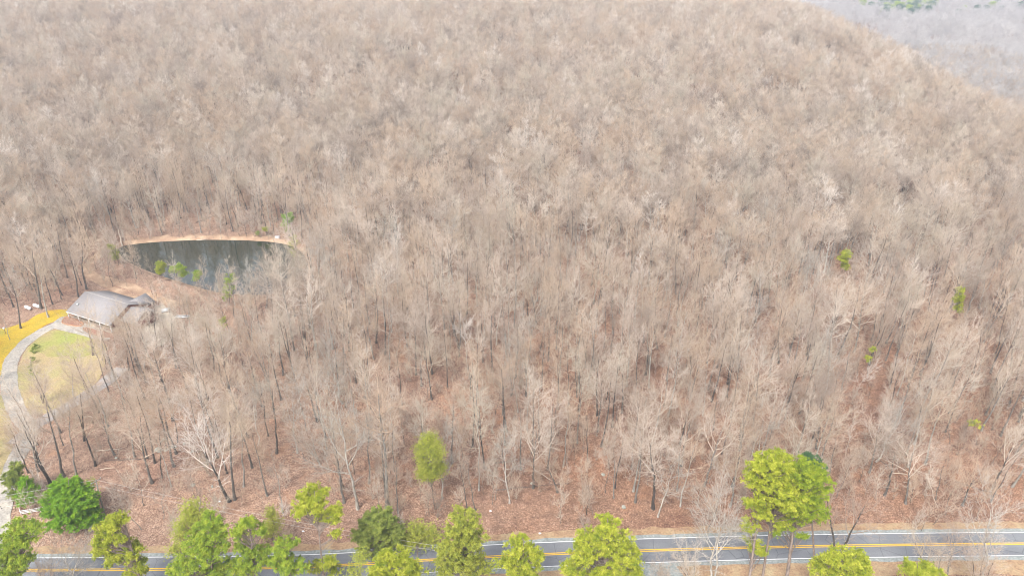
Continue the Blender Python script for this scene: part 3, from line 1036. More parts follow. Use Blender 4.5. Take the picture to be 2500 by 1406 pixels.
for t in TREES:
    p = PR[t['p']]
    e = empty('bare_tree', t['loc'])
    H = p.H * t['s']
    q = Vector((t['lean'][0] / H, t['lean'][1] / H, 1)).normalized()
    M = Vector((0, 0, 1)).rotation_difference(q).to_matrix() @ Matrix.Rotation(t['rz'], 3, 'Z')
    e.rotation_euler = M.to_euler()
    e.scale = (t['s'] * t['wide'], t['s'] * t['wide'], t['s'])
    g_ = 'bare hardwood trees of the near wood'
    tag(e, t['label'], 'tree', g_)
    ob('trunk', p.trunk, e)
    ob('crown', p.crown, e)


# ------------------------------------------------------------------ the rest of the wood: one scattered mass
def instancer(name, protos, P, idx, rot, scl, label, cat=None):
    srccol = D.collections.new(name + '_sources')
    for i, me in enumerate(protos):
        o = D.objects.new('%s_source_%02d' % (name, i), me)
        srccol.objects.link(o)
    me = D.meshes.new(name)
    me.from_pydata([tuple(p) for p in P], [], [])
    a = me.attributes.new('idx', 'INT', 'POINT')
    a.data.foreach_set('value', np.asarray(idx, np.int32))
    a = me.attributes.new('rot', 'FLOAT_VECTOR', 'POINT')
    a.data.foreach_set('vector', np.asarray(rot, np.float32).ravel())
    a = me.attributes.new('scl', 'FLOAT_VECTOR', 'POINT')
    a.data.foreach_set('vector', np.asarray(scl, np.float32).ravel())
    o = ob(name, me)
    ng = D.node_groups.new(name + '_nodes', 'GeometryNodeTree')
    ng.interface.new_socket('Geometry', in_out='INPUT', socket_type='NodeSocketGeometry')
    ng.interface.new_socket('Geometry', in_out='OUTPUT', socket_type='NodeSocketGeometry')
    gi, go = ng.nodes.new('NodeGroupInput'), ng.nodes.new('NodeGroupOutput')
    ci = ng.nodes.new('GeometryNodeCollectionInfo')
    ci.inputs['Collection'].default_value = srccol
    ci.inputs['Separate Children'].default_value = True
    ci.inputs['Reset Children'].default_value = True
    ip = ng.nodes.new('GeometryNodeInstanceOnPoints')
    ip.inputs['Pick Instance'].default_value = True

    def na(nm, t):
        n = ng.nodes.new('GeometryNodeInputNamedAttribute')
        n.data_type = t
        n.inputs['Name'].default_value = nm
        return [s for s in n.outputs if s.enabled and s.name == 'Attribute'][0]
    ng.links.new(gi.outputs[0], ip.inputs['Points'])
    ng.links.new(ci.outputs[0], ip.inputs['Instance'])
    ng.links.new(na('idx', 'INT'), ip.inputs['Instance Index'])
    ng.links.new(na('rot', 'FLOAT_VECTOR'), ip.inputs['Rotation'])
    ng.links.new(na('scl', 'FLOAT_VECTOR'), ip.inputs['Scale'])
    ng.links.new(ip.outputs[0], go.inputs[0])
    md = o.modifiers.new('scatter', 'NODES')
    md.node_group = ng
    tag(o, label, cat, kind='stuff')
    return o


rest = ~chosen_set
xr, yr, zr, kr, Hr = x[rest], y[rest], z[rest], kind[rest], Hs[rest]
nr = len(xr)
lean = np.stack([rng.normal(size=nr) * 0.05, rng.normal(size=nr) * 0.05, rng.random(nr) * 6.28], 1)
sH = Hr / np.array([PR[big[k]].H for k in kr])
wide = sH * rng.uniform(0.95, 1.25, nr)
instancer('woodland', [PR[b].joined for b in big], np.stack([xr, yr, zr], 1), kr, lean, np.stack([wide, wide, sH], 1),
          'leafless brown and grey hardwood forest covering the hill beyond the nearer trees', 'forest')

# undergrowth
xu, yu = scatter(-380, 330, 106, 420, 3.6, r=rng)
m = (poly_sd(house_zone, xu, yu) > 1) & (poly_sd(pond_poly, xu, yu) > 1.0) & (poly_sd(track_zone, xu, yu) > 0)
pu = to_px(np.stack([xu, yu, height(xu, yu)], 1))
fr = poly_sd(front_zone, xu, yu)
dens = np.where(fr < 0, np.where(pu[:, 1] > 1300, 0.02, 0.2), 0.6)
dens = np.where((pu[:, 1] > 1030) & (pu[:, 0] < 820), np.minimum(dens, 0.2), dens)
dens = np.where((xu > -170) & (xu < -60) & (yu > 250) & (yu < 272), 1.0, dens)
m &= rng.random(len(xu)) < dens
xu, yu = xu[m], yu[m]
nu = len(xu)
ku = rng.choice(3, nu, p=[0.4, 0.4, 0.2])
su = rng.uniform(0.6, 1.15, nu)
instancer('undergrowth', [PR['sap0'].joined, PR['sap1'].joined, PR['sap2'].joined], np.stack([xu, yu, height(xu, yu)], 1), ku,
          np.stack([rng.normal(size=nu) * 0.1, rng.normal(size=nu) * 0.1, rng.random(nu) * 6.28], 1), np.stack([su, su, su], 1),
          'thin leafless saplings and brush growing between the trees', 'undergrowth')

# far lowland forest
xf, yf = [], []
for (a, b, st) in ((520, 900, 9.0), (900, 1300, 11.0), (1300, 2300, 14.0)):
    gx, gy = np.meshgrid(np.arange(100, 1900, st), np.arange(a, b, st))
    xx = gx.ravel() + rng.uniform(-0.45, 0.45, gx.size) * st
    yy = gy.ravel() + rng.uniform(-0.45, 0.45, gx.size) * st
    m = (xx > 0.22 * yy) & (xx < 0.82 * yy + 20) & ~((yy < 780) & (xx < 420))
    xf.append(xx[m])
    yf.append(yy[m])
xf, yf = np.concatenate(xf), np.concatenate(yf)
gap = (_vn(xf, yf, 55, 8.0) > 1.35)
xf, yf = xf[~gap], yf[~gap]
nf = len(xf)
kf = rng.choice(len(big), nf, p=w_ / w_.sum())
sf = rng.uniform(0.7, 1.05, nf)
wf_ = sf * rng.uniform(1.1, 1.5, nf)
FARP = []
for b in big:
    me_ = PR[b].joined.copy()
    me_.materials[0] = M_far_hazed
    me_.materials[1] = M_far_hazed
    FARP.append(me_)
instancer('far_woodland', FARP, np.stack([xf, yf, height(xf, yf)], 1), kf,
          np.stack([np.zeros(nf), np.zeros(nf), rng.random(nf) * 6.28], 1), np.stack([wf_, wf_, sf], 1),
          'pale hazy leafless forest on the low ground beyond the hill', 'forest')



# ------------------------------------------------------------------ conifers
def tuft_template(r, n, L, w, up, flat=1.0):
    d = unit(r.normal(size=(n, 3)) * np.array([1, 1, flat]) + np.array([0, 0, up]))
    side = unit(np.cross(d, unit(r.normal(size=(n, 3)))))
    Ls = L * r.uniform(0.7, 1.15, (n, 1))
    a = d * Ls * 0.05
    return np.stack([a - side * w, a + side * w, d * Ls], 1)     # (n,3,3)


def foliage(r, C, sizes, template_fn, nt=6):
    """C (m,3) tuft centres -> one triangle soup"""
    tm = [template_fn(r) for _ in range(nt)]
    V = []
    k = r.integers(0, nt, len(C))
    a = r.random(len(C)) * 6.28
    for t in range(nt):
        s = k == t
        if not s.any():
            continue
        ca, sa = np.cos(a[s]), np.sin(a[s])
        T = tm[t].reshape(-1, 3)
        X = T[None, :, 0] * ca[:, None] - T[None, :, 1] * sa[:, None]
        Y = T[None, :, 0] * sa[:, None] + T[None, :, 1] * ca[:, None]
        Z = np.broadcast_to(T[None, :, 2], X.shape)
        V.append((np.stack([X, Y, Z], -1) * sizes[s][:, None, None] + C[s][:, None]).reshape(-1, 3))
    V = np.vstack(V)
    return V, np.arange(len(V)).reshape(-1, 3)


def lobe_points(r, lobes, dens, pad, depth=1.0, shell=0.5):
    """clump centres inside ellipsoids, then tufts round every clump"""
    cl, out, who = [], [], []
    for (c, rx, ry, rz) in lobes:
        n = max(4, int(dens * (rx * ry * rz) ** (2 / 3.)))
        d = unit(r.normal(size=(n, 3)))
        q = shell + (1 - shell) * r.random((n, 1)) ** 0.7
        cl.append(c + d * q * np.array([rx, ry, rz]) * 0.92)
    cl = np.vstack(cl)
    return cl


def conifer(name, cat, label, base_px, top_px, lobes_px, mneedle, style='pine', r0=0.24, group=None, dens=9.0, size=0.42, dy=0.0, trunk_vis=True, seed=1, tufts=15):
    r = np.random.default_rng(seed)
    b = ground(*base_px)
    t = at_y(top_px[0], top_px[1], b[1] + dy)
    H = t[2] - b[2]
    e = empty(name, tuple(b))
    tag(e, label, cat, group)
    k = 8
    zz = np.linspace(0, 1, k)
    P = np.stack([zz * (t[0] - b[0]) + np.cumsum(r.normal(size=k)) * 0.05, zz * dy + np.cumsum(r.normal(size=k)) * 0.05, -0.3 + zz * (H * 0.97 + 0.3)], 1)
    P[0, :2] = 0
    V, F = tubes(P[None], (r0 * (1 - 0.85 * zz))[None], 8)
    tr = ob('trunk', mesh_np(name + '_trunk', V, [F], M_pinebark, smooth=True), e)
    lobes = []
    for L in lobes_px:
        u, v, ru, rv = L[:4]
        yo = L[4] if len(L) > 4 else 0.0
        c = at_y(u, v, b[1] + dy * 0.7 + yo)
        dep = c[1] * cp - (c[2] - CAMH) * sp
        sc_ = dep / FPX
        rx = ru * sc_
        rz = rv * sc_ / 0.9
        lobes.append((c - b, rx, (rx + 0.3 * rz) * 0.8, rz))
    cl = lobe_points(r, lobes, dens, 0.6, shell=0.25 if style == 'pine' else 0.2)
    # limbs from the trunk to the clumps
    m = len(cl)
    low = np.clip(cl[:, 2] / H - r.uniform(0.04, 0.16, m), 0.12, 0.95)
    ip = np.stack([np.interp(low, zz, P[:, j]) for j in range(3)], 1)
    mid = ip * 0.45 + cl * 0.55 + np.array([0, 0, -0.25]) + r.normal(size=(m, 3)) * 0.15
    LP = np.stack([ip, ip * 0.75 + mid * 0.25, mid, cl], 1)
    dist = np.linalg.norm(cl - ip, axis=1)
    rr = np.clip(dist * 0.016, 0.015, 0.09)[:, None] * np.array([1, 0.8, 0.6, 0.3])[None]
    V, F = tubes(LP, rr, 4)
    ob('branches', mesh_np(name + '_branches', V, [F], M_pinebark), e)
    if style == 'pine':
        n = tufts
        C = (cl[:, None] + r.normal(size=(m, n, 3)) * np.array([0.36, 0.36, 0.2]) * (size / 0.42) + np.array([0, 0, 0.1])).reshape(-1, 3)
        fn = lambda r_: tuft_template(r_, 26, size, 0.028, 0.55)
    elif style == 'cedar':
        n = tufts
        outd = unit(cl - np.array([0, 0, H * 0.3]) * np.array([0, 0, 1]))
        off = r.random((m, n, 1)) * 1.1 * (size / 0.3)
        C = (cl[:, None] + outd[:, None] * off * np.array([1, 1, 0.5]) + r.normal(size=(m, n, 3)) * np.array([0.22, 0.22, 0.12]) * (size / 0.3)).reshape(-1, 3)
        fn = lambda r_: tuft_template(r_, 22, size, 0.03, 0.35, 0.6)
    else:   # loose, see-through
        n = tufts
        C = (cl[:, None] + r.normal(size=(m, n, 3)) * 0.55 * (size / 0.3)).reshape(-1, 3)
        fn = lambda r_: tuft_template(r_, 16, size, 0.018, 0.25, 0.8)
    V, F = foliage(r, C, r.uniform(0.75, 1.25, len(C)), fn)
    ob('foliage', mesh_np(name + '_foliage', V, [F], mneedle), e)
    return e


G1 = 'pines and cedars along the near side of the road'
CON = [
    # name, cat, label, base, top, lobes, mat, style, r0, dens, size, seed, tufts
    ('pine_tree', 'front yellow-green pine of the tall cluster, bare trunk crossing the road', (1858, 1440), (1905, 1140),
     [(1900, 1160, 62, 38), (1905, 1200, 70, 45), (1865, 1235, 35, 32), (1935, 1225, 45, 40), (1905, 1265, 35, 22)], 'M_needle', 'pine', 0.3, 8),
    ('pine_tree', 'back pine of the tall cluster with the yellowest crown top', (1828, 1436), (1875, 1100),
     [(1868, 1135, 50, 30), (1845, 1165, 35, 35), (1900, 1125, 45, 22), (1836, 1282, 28, 8), (1832, 1222, 24, 10), (1856, 1340, 30, 9), (1822, 1320, 14, 5)], 'M_needle', 'pine', 0.3, 8),
    ('pine_tree', 'greenest and widest pine of the tall cluster with thick mossy trunk', (1915, 1442), (1960, 1118),
     [(1968, 1150, 52, 34), (1995, 1185, 36, 44), (1960, 1215, 60, 42), (1985, 1245, 40, 25), (1945, 1258, 38, 18), (1922, 1282, 24, 12), (1960, 1310, 20, 6), (1890, 1300, 14, 6)], 'M_needle_mid', 'pine', 0.4, 8),
    ('pine_tree', 'small dark green crown peeping from behind the tall pine cluster', (1990, 1400), (1975, 1106),
     [(1978, 1126, 30, 18), (1992, 1145, 26, 14)], 'M_teal', 'pine', 0.25, 8),
    ('pine_tree', 'large conical pine with bright tufts between the road and the curve', (1478, 1475), (1482, 1257),
     [(1482, 1285, 38, 26), (1500, 1325, 56, 30), (1450, 1315, 48, 22), (1425, 1345, 50, 20), (1520, 1365, 52, 30), (1460, 1385, 75, 30), (1400, 1385, 34, 20), (1540, 1400, 38, 20)], 'M_needle', 'pine', 0.35, 8),
    ('pine_tree', 'rounded bright pine top just roadward of the near edge line', (1275, 1500), (1275, 1312),
     [(1270, 1335, 40, 24), (1295, 1355, 36, 26), (1245, 1375, 40, 28), (1285, 1395, 46, 26)], 'M_needle', 'pine', 0.28, 8),
    ('pine_tree', 'wide low yellow-green pine top in front of the broad dark cedar', (970, 1510), (968, 1342),
     [(955, 1365, 40, 22), (990, 1375, 40, 22), (925, 1392, 34, 20), (1015, 1398, 32, 18), (970, 1405, 60, 20)], 'M_needle', 'pine', 0.28, 8),
    ('pine_tree', 'grey-green thin pine between the two-lobed pine and yellow-green top', (880, 1480), (878, 1342),
     [(880, 1362, 22, 22), (872, 1392, 26, 22)], 'M_needle_olive', 'loose', 0.2, 8),
    ('pine_tree', 'large olive pine with rounded top standing in front of the road', (1140, 1475), (1130, 1246),
     [(1130, 1275, 48, 30), (1150, 1310, 42, 28), (1105, 1320, 40, 28), (1130, 1355, 62, 30), (1095, 1380, 40, 22), (1165, 1385, 42, 22), (1080, 1345, 26, 12)], 'M_needle_olive', 'pine', 0.32, 8),
    ('pine_tree', 'lone pine with two separate crown lobes on a bare trunk', (793, 1440), (765, 1188),
     [(762, 1212, 44, 24), (740, 1240, 30, 18), (775, 1235, 30, 18), (818, 1252, 27, 20), (800, 1268, 30, 12), (822, 1303, 12, 14), (800, 1370, 26, 12), (770, 1385, 24, 10), (812, 1392, 22, 9)], 'M_needle', 'pine', 0.24, 8),
    ('pine_tree', 'small green pine nearest beside the lone two-lobed pine', (700, 1480), (700, 1315),
     [(700, 1335, 34, 20), (685, 1362, 40, 24), (715, 1385, 40, 22)], 'M_needle_green', 'pine', 0.2, 7),
    ('pine_tree', 'medium pine with bent limbs and open gaps in its crown', (625, 1480), (608, 1255),
     [(605, 1275, 28, 18), (585, 1300, 26, 24), (630, 1295, 22, 18), (600, 1330, 36, 20), (615, 1365, 45, 22), (590, 1390, 40, 18), (650, 1350, 20, 20)], 'M_needle_green', 'pine', 0.24, 7),
    ('pine_tree', 'dense green pine in front of the tan-tipped one', (520, 1480), (512, 1248),
     [(512, 1275, 34, 22), (535, 1300, 26, 28), (480, 1315, 34, 26), (515, 1340, 50, 28), (470, 1370, 50, 24), (530, 1390, 50, 24), (440, 1390, 34, 18)], 'M_needle_green', 'pine', 0.28, 8),
    ('pine_tree', 'tan-tipped thin pine with a dark green top', (465, 1440), (484, 1206),
     [(468, 1242, 30, 20), (462, 1272, 34, 24), (490, 1260, 30, 20), (440, 1300, 22, 24), (432, 1340, 26, 18)], 'M_needle_olive', 'loose', 0.24, 12),
    ('pine_tree', 'olive pine with upper and lower lobe and slanting dark trunk', (360, 1470), (295, 1247),
     [(290, 1268, 30, 20), (262, 1290, 32, 22), (255, 1318, 28, 24), (290, 1310, 22, 14), (320, 1345, 34, 22), (285, 1355, 38, 20), (335, 1375, 26, 16), (250, 1345, 24, 16), (330, 1400, 30, 10)], 'M_needle', 'pine', 0.28, 8),
    ('pine_tree', 'dark bushy pine at the mouth of the driveway', (45, 1480), (60, 1265),
     [(45, 1290, 36, 22), (90, 1284, 30, 8), (30, 1320, 36, 26), (70, 1315, 28, 22), (10, 1360, 40, 30), (50, 1365, 36, 24), (20, 1400, 50, 20)], 'M_needle_green', 'pine', 0.28, 8),
    ('pine_tree', 'round bright pine in front of the bare tree with a stubby side limb', (2060, 1500), (2055, 1335),
     [(2040, 1362, 42, 24), (2085, 1360, 40, 22), (2005, 1388, 38, 20), (2060, 1392, 60, 22), (2110, 1392, 30, 20)], 'M_needle', 'pine', 0.28, 8),
    ('pine_tree', 'vivid yellow-green pine top beside the wide brown-twigged bare tree', (2250, 1520), (2240, 1367),
     [(2225, 1388, 28, 16), (2255, 1388, 28, 16), (2235, 1405, 46, 18), (2285, 1405, 26, 14)], 'M_needle', 'pine', 0.25, 8),
    ('cedar_tree', 'broad dark cedar with rounded crown beyond the near edge line', (930, 1372), (925, 1242),
     [(925, 1270, 42, 26), (900, 1300, 40, 26), (950, 1298, 36, 26), (920, 1325, 56, 22), (975, 1325, 20, 20)], 'M_cedar_dark', 'cedar', 0.2, 20),
    ('cedar_tree', 'smaller light olive cedar joined to the broad dark one', (1018, 1365), (1020, 1272),
     [(1018, 1295, 34, 20), (1000, 1320, 26, 18), (1045, 1318, 24, 20), (1055, 1295, 16, 16)], 'M_needle_olive', 'loose', 0.14, 16),
    ('cedar_tree', 'sparse olive cedar on the bank near the power wires', (668, 1330), (664, 1230),
     [(662, 1252, 18, 18), (668, 1280, 24, 20), (650, 1300, 14, 18)], 'M_needle_olive', 'loose', 0.12, 14),
    ('evergreen_tree', 'large bright green dense evergreen behind the white rail fence', (172, 1283), (165, 1166),
     [(160, 1190, 38, 22), (155, 1220, 50, 28), (195, 1222, 38, 26), (175, 1250, 64, 26), (136, 1240, 24, 20), (215, 1262, 28, 22), (170, 1205, 46, 20)], 'M_cedar', 'cedar', 0.25, 22),
    ('cedar_tree', 'small bluish dark cedar nearest the driveway edge', (40, 1220), (35, 1128),
     [(35, 1145, 15, 16), (30, 1170, 22, 20), (42, 1195, 22, 18)], 'M_cedar_dark', 'cedar', 0.14, 24),
    ('cedar_tree', 'small dark green cedar directly behind the rail fence post', (74, 1238), (62, 1168),
     [(62, 1184, 15, 15), (66, 1202, 22, 15), (72, 1216, 24, 9)], 'M_cedar', 'cedar', 0.14, 24),
    ('cedar_tree', 'thin green cedar sprig at the utility pole', (216, 1220), (220, 1172), [(220, 1182, 9, 10), (218, 1198, 9, 10)], 'M_cedar_dark', 'loose', 0.08, 16),
    ('pine_tree', 'slim solitary green pine standing in the open leaf litter', (1063, 1246), (1048, 1058),
     [(1048, 1078, 26, 18), (1035, 1100, 24, 22), (1066, 1100, 22, 22), (1045, 1125, 28, 20), (1078, 1140, 12, 18), (1038, 1152, 20, 14), (1050, 1150, 30, 18)], 'M_needle_olive', 'loose', 0.13, 26),
]
for i, (nm, lb, bp_, tp_, lob, mm, st, r0, de) in enumerate(CON):
    lob2 = [(*l, random.uniform(-0.8, 0.8)) for l in lob]
    conifer(nm, nm.split('_')[0] + ' tree' if nm != 'pine_tree' else 'pine', lb, bp_, tp_, lob2, globals()[mm], st, r0,
            group='evergreens near the road', dens=de * (0.95 if st == 'pine' else 0.62 if st == 'loose' else 0.8), size=0.36 if st == 'pine' else 0.3, seed=100 + i, tufts=15 if st == 'pine' else 18)

SM = [
    ('evergreen_shrub', 'bright green evergreen at the far corner of the pond', (705, 568), (703, 518), [(703, 532, 15, 14), (698, 546, 13, 10)], 'M_cedar', 14),
    ('evergreen_shrub', 'low dark green shrub under the evergreen at the pond corner', (702, 574), (700, 556), [(702, 563, 10, 6)], 'M_cedar_dark', 14),
    ('evergreen_shrub', 'yellow-green shrublet on the bank behind the pond', (650, 576), (648, 553), [(648, 560, 7, 6)], 'M_needle', 12),
    ('evergreen_shrub', 'small dark shrub beside the yellow-green one on the pond bank', (630, 579), (628, 564), [(628, 570, 8, 4)], 'M_cedar_dark', 12),
    ('young_pine', 'bright young pine on the near pond shore, the yellowest one', (393, 690), (391, 636), [(391, 650, 13, 12), (392, 664, 11, 8)], 'M_needle', 12),
    ('young_pine', 'green young pine by the pond, between two brighter ones', (440, 700), (438, 642), [(440, 655, 14, 12), (424, 660, 10, 10), (446, 668, 12, 8)], 'M_needle_green', 12),
    ('young_pine', 'young pine against the pond water near the sky reflection', (484, 706), (482, 659), [(483, 668, 11, 9), (480, 678, 10, 6)], 'M_needle_green', 12),
    ('young_pine', 'pale green loose young pine at the near corner of the pond', (560, 745), (560, 665), [(560, 680, 15, 12), (558, 705, 16, 14), (552, 726, 12, 10)], 'M_needle_green', 5),
    ('evergreen_shrub', 'dull green thin shrub at the log end of the pond', (280, 645), (275, 593), [(272, 602, 11, 8), (278, 622, 16, 14)], 'M_needle_olive', 7),
    ('young_pine', 'pale green thin young tree below the patio wall in the trees', (545, 835), (545, 765), [(545, 785, 12, 16), (543, 812, 12, 14)], 'M_needle_olive', 4),
    ('young_pine', 'faint green thin tree at the far shore bend of the pond', (722, 640), (716, 570), [(716, 590, 16, 16), (722, 618, 14, 16)], 'M_needle_olive', 3),
]
for i, (nm, lb, bp_, tp_, lob, mm, de) in enumerate(SM):
    conifer(nm, 'shrub' if 'shrub' in nm else 'pine', lb, bp_, tp_, lob, globals()[mm], 'pine', 0.1, group='small evergreens round the pond', dens=de, size=0.4, seed=200 + i, tufts=8)

WP = [
    ('small green pine half hidden deep in the wood, farther uphill of the two', (2062, 690), (2068, 608), [(2066, 622, 13, 11), (2058, 634, 13, 10), (2064, 650, 10, 10)], 10),
    ('narrow yellow-green pine deep in the wood, nearer the frame edge', (2345, 790), (2344, 697), [(2345, 710, 9, 10), (2340, 728, 13, 14), (2340, 752, 10, 14)], 9),
    ('yellow-tinged thin sapling in the wood downhill of the small pines', (2118, 920), (2128, 838), [(2126, 852, 8, 12), (2120, 872, 9, 12)], 4),
    ('faint green thin tree among bare trunks uphill of the leaning trees', (2385, 1090), (2382, 1020), [(2383, 1036, 14, 9)], 4),
]
for i, (lb, bp_, tp_, lob, de) in enumerate(WP):
    conifer('pine_tree', 'pine', lb, bp_, tp_, lob, M_needle, 'pine', 0.12, group='lone pines inside the wood', dens=de, size=0.42, seed=300 + i, tufts=10)

# dark columnar junipers on the lawn
for i, (bu, bv, tv, lb) in enumerate([(84, 852, 838, 'tiny juniper farthest up the lawn'), (82, 862, 848, 'tiny dark juniper next to the farthest one on the lawn'),
                                      (76, 888, 872, 'small green columnar juniper in the middle of the lawn row'), (74, 915, 891, 'tallest columnar juniper, nearest of the lawn row')]):
    hh = (bv - tv) / 2
    conifer('juniper', 'shrub', lb, (bu, bv), (bu, tv), [(bu, tv + hh * 0.7, 4.2, hh * 0.6), (bu, tv + hh * 1.3, 4.6, hh * 0.6)], M_cedar_dark, 'cedar', 0.05,
            group='columnar junipers in the lawn', dens=10, size=0.22, seed=400 + i, tufts=12)


# far pines on the low ground: each one a small tree
def far_pine_mesh(seed, m):
    r = np.random.default_rng(seed)
    H = 19
    V, F = tubes(np.array([[[0, 0, -0.5], [0.1, 0, 8], [0, 0.1, 17]]]), np.array([[0.28, 0.2, 0.08]]), 6)
    lob = [(np.array([0, 0, 15.5]), 2.6, 2.6, 2.8), (np.array([0.8, 0.4, 12.5]), 3.4, 3.4, 2.4), (np.array([-0.9, 0, 11]), 2.8, 2.8, 1.8)]
    cl = lobe_points(r, lob, 7, 0.6, shell=0.3)
    C = (cl[:, None] + r.normal(size=(len(cl), 8, 3)) * np.array([0.8, 0.8, 0.5])).reshape(-1, 3)
    V2, F2 = foliage(r, C, r.uniform(0.9, 1.5, len(C)), lambda r_: tuft_template(r_, 12, 0.8, 0.09, 0.4))
    return mesh_np('far_pine_trunk', V, [F], M_pinebark), mesh_np('far_pine_foliage', V2, [F2], m)


FP = [far_pine_mesh(s, M_teal if s % 3 else M_needle_green) for s in range(3)]
fpx = []
for _ in range(78):
    c = random.choice([(2170, 22, 26, 12), (2215, 24, 30, 11), (2240, 12, 18, 10), (2260, 6, 26, 6), (2190, 10, 30, 8)])
    fpx.append((random.gauss(c[0], c[2] * 0.75), random.gauss(c[1] + 3, c[3] * 0.7)))
fpx += [(2102, 14), (2122, 18), (2350, 20), (2402, 26), (2416, 20), (2440, 22), (2490, 20), (2488, 6), (2500, 40), (2432, 8), (2335, 30), (2380, 30)]
LMF = 'far hazy pine %s'
fpx.sort()
for i, (u, v) in enumerate(fpx):
    v = max(v, -6)
    b = None
    d = ray(u, v + 14)
    for k in np.arange(600, 3200, 6.0):
        p = d * k
        if CAMH + p[2] < float(height(np.array([p[0]]), np.array([p[1]]))[0]) + 6:
            b = p
            break
    if b is None:
        continue
    zb = float(height(np.array([b[0]]), np.array([b[1]]))[0])
    e = empty('far_pine', (b[0], b[1], zb), (0, 0, random.random() * 6))
    s_ = random.uniform(1.0, 1.5)
    e.scale = (s_ * 1.25, s_ * 1.25, s_)
    if 2125 < u < 2300:
        lb = 'hazy blue-green pine in the distant pine stand beyond the hill'
    else:
        lb = 'solitary hazy distant pine, number %d from the pine stand towards the frame corner' % i
        w = ['first', 'second', 'third', 'fourth', 'fifth', 'sixth', 'seventh', 'eighth', 'ninth', 'tenth', 'eleventh', 'twelfth', 'thirteenth']
        lo = [q for q in fpx if q[0] <= 2125]
        if u <= 2125:
            lb = 'distant solitary pine %s of the distant stand' % ('just left' if i == len(lo) - 1 else 'farther left')
        else:
            j = [q for q in fpx if q[0] >= 2300].index((u, v if (u, v) in fpx else fpx[i][1]))
            lb = 'distant solitary pine, %s to the right of the distant pine stand' % w[j]
    tag(e, lb, 'pine', 'pines on the hazy far lowland')
    ob('trunk', FP[i % 3][0], e)
    ob('foliage', FP[i % 3][1], e)

# ------------------------------------------------------------------ house
M_roof = simple('shingle_roof', (0.27, 0.25, 0.245), 0.14, 1.5, vecscale=(1, 1, 6), bump=0.3)
M_brick = simple('brick_wall', (0.22, 0.1, 0.075), 0.25, 4.0, vecscale=(1, 1, 4))
M_wood_w = simple('white_painted_wood', (0.75, 0.75, 0.73), 0.05, 1.0)
M_dark = simple('dark_glass', (0.03, 0.03, 0.04), 0.2, 1.0, rough=0.2)
M_brickorange = simple('orange_brick_edging', (0.48, 0.24, 0.13), 0.25, 5.0)
M_mulch = simple('mulch', (0.3, 0.16, 0.11), 0.25, 3.0)
M_metal = simple('galvanised_metal', (0.5, 0.53, 0.55), 0.1, 2.0, rough=0.4)
M_tank = simple('white_tank_paint', (0.78, 0.78, 0.8), 0.05, 1.0, rough=0.5)
M_pole = simple('weathered_pole', (0.2, 0.2, 0.165), 0.2, 2.0, vecscale=(4, 4, 0.5))
M_wire = simple('aluminium_wire', (0.6, 0.58, 0.56), 0.05, 1.0, rough=0.5)
M_log = simple('bleached_log', (0.52, 0.43, 0.34), 0.2, 2.0)
M_logdark = simple('dark_log', (0.15, 0.11, 0.09), 0.3, 2.0)
M_rock = simple('pale_rock', (0.33, 0.33, 0.28), 0.25, 2.5, bump=0.5)

E1 = at_z(161, 760, 3.0)
ea = math.atan2(-9.2, 19.6)
ed, en = np.array([math.cos(ea), math.sin(ea)]), np.array([-math.sin(ea), math.cos(ea)])
zg = float(height(np.array([E1[0]]), np.array([E1[1]]))[0])
house = empty('house', (E1[0], E1[1], zg), (0, 0, ea))
tag(house, 'single-storey house with grey-brown shingle gable roof at the end of the driveway', 'house')


def gable(x0, x1, y0, y1, ze, zr, th=0.22, over=0.0, axis='x'):
    """gable roof slab pair with thickness, ridge along axis"""
    mb = MB()
    if axis == 'x':
        ym = (y0 + y1) / 2
        prof = [(y0, ze), (ym, zr), (y1, ze), (y1, ze - th), (ym, zr - th), (y0, ze - th)]
        P = [(x, a, b) for x in (x0, x1) for a, b in prof]
    else:
        xm = (x0 + x1) / 2
        prof = [(x0, ze), (xm, zr), (x1, ze), (x1, ze - th), (xm, zr - th), (x0, ze - th)]
        P = [(a, y, b) for y in (y0, y1) for a, b in prof]
    F = [(0, 1, 7, 6), (1, 2, 8, 7), (2, 3, 9, 8), (3, 4, 10, 9), (4, 5, 11, 10), (5, 0, 6, 11), (0, 5, 4, 1), (1, 4, 3, 2), (6, 7, 10, 11), (7, 8, 9, 10)]
    mb.add(P, [np.array(F)])
    return mb


roof = ob('roof', gable(0, 20.5, 0, 15.5, 2.9, 6.4).mesh('roof', M_roof), house)
mbv = MB()
mbv.tube([(0, 7.75, 6.46), (20.5, 7.75, 6.46)], 0.09, 6)
ob('ridge_cap', mbv.mesh('ridge_cap', simple('ridge_cap', (0.4, 0.37, 0.35), 0.1)), roof)
fa = MB()
fa.box((10.25, -0.06, 2.76), (20.5, 0.1, 0.24))
ob('gutter', fa.mesh('gutter', M_wood_w), roof)
for yy in (3.2,):
    ob('roof_vent', MB().box((2.2, 3.0, 4.5), (0.5, 0.5, 0.5)).mesh('roof_vent', M_metal), roof)
wall = MB()
wall.box((10.4, 8.6, 1.35), (19.0, 12.6, 2.6))
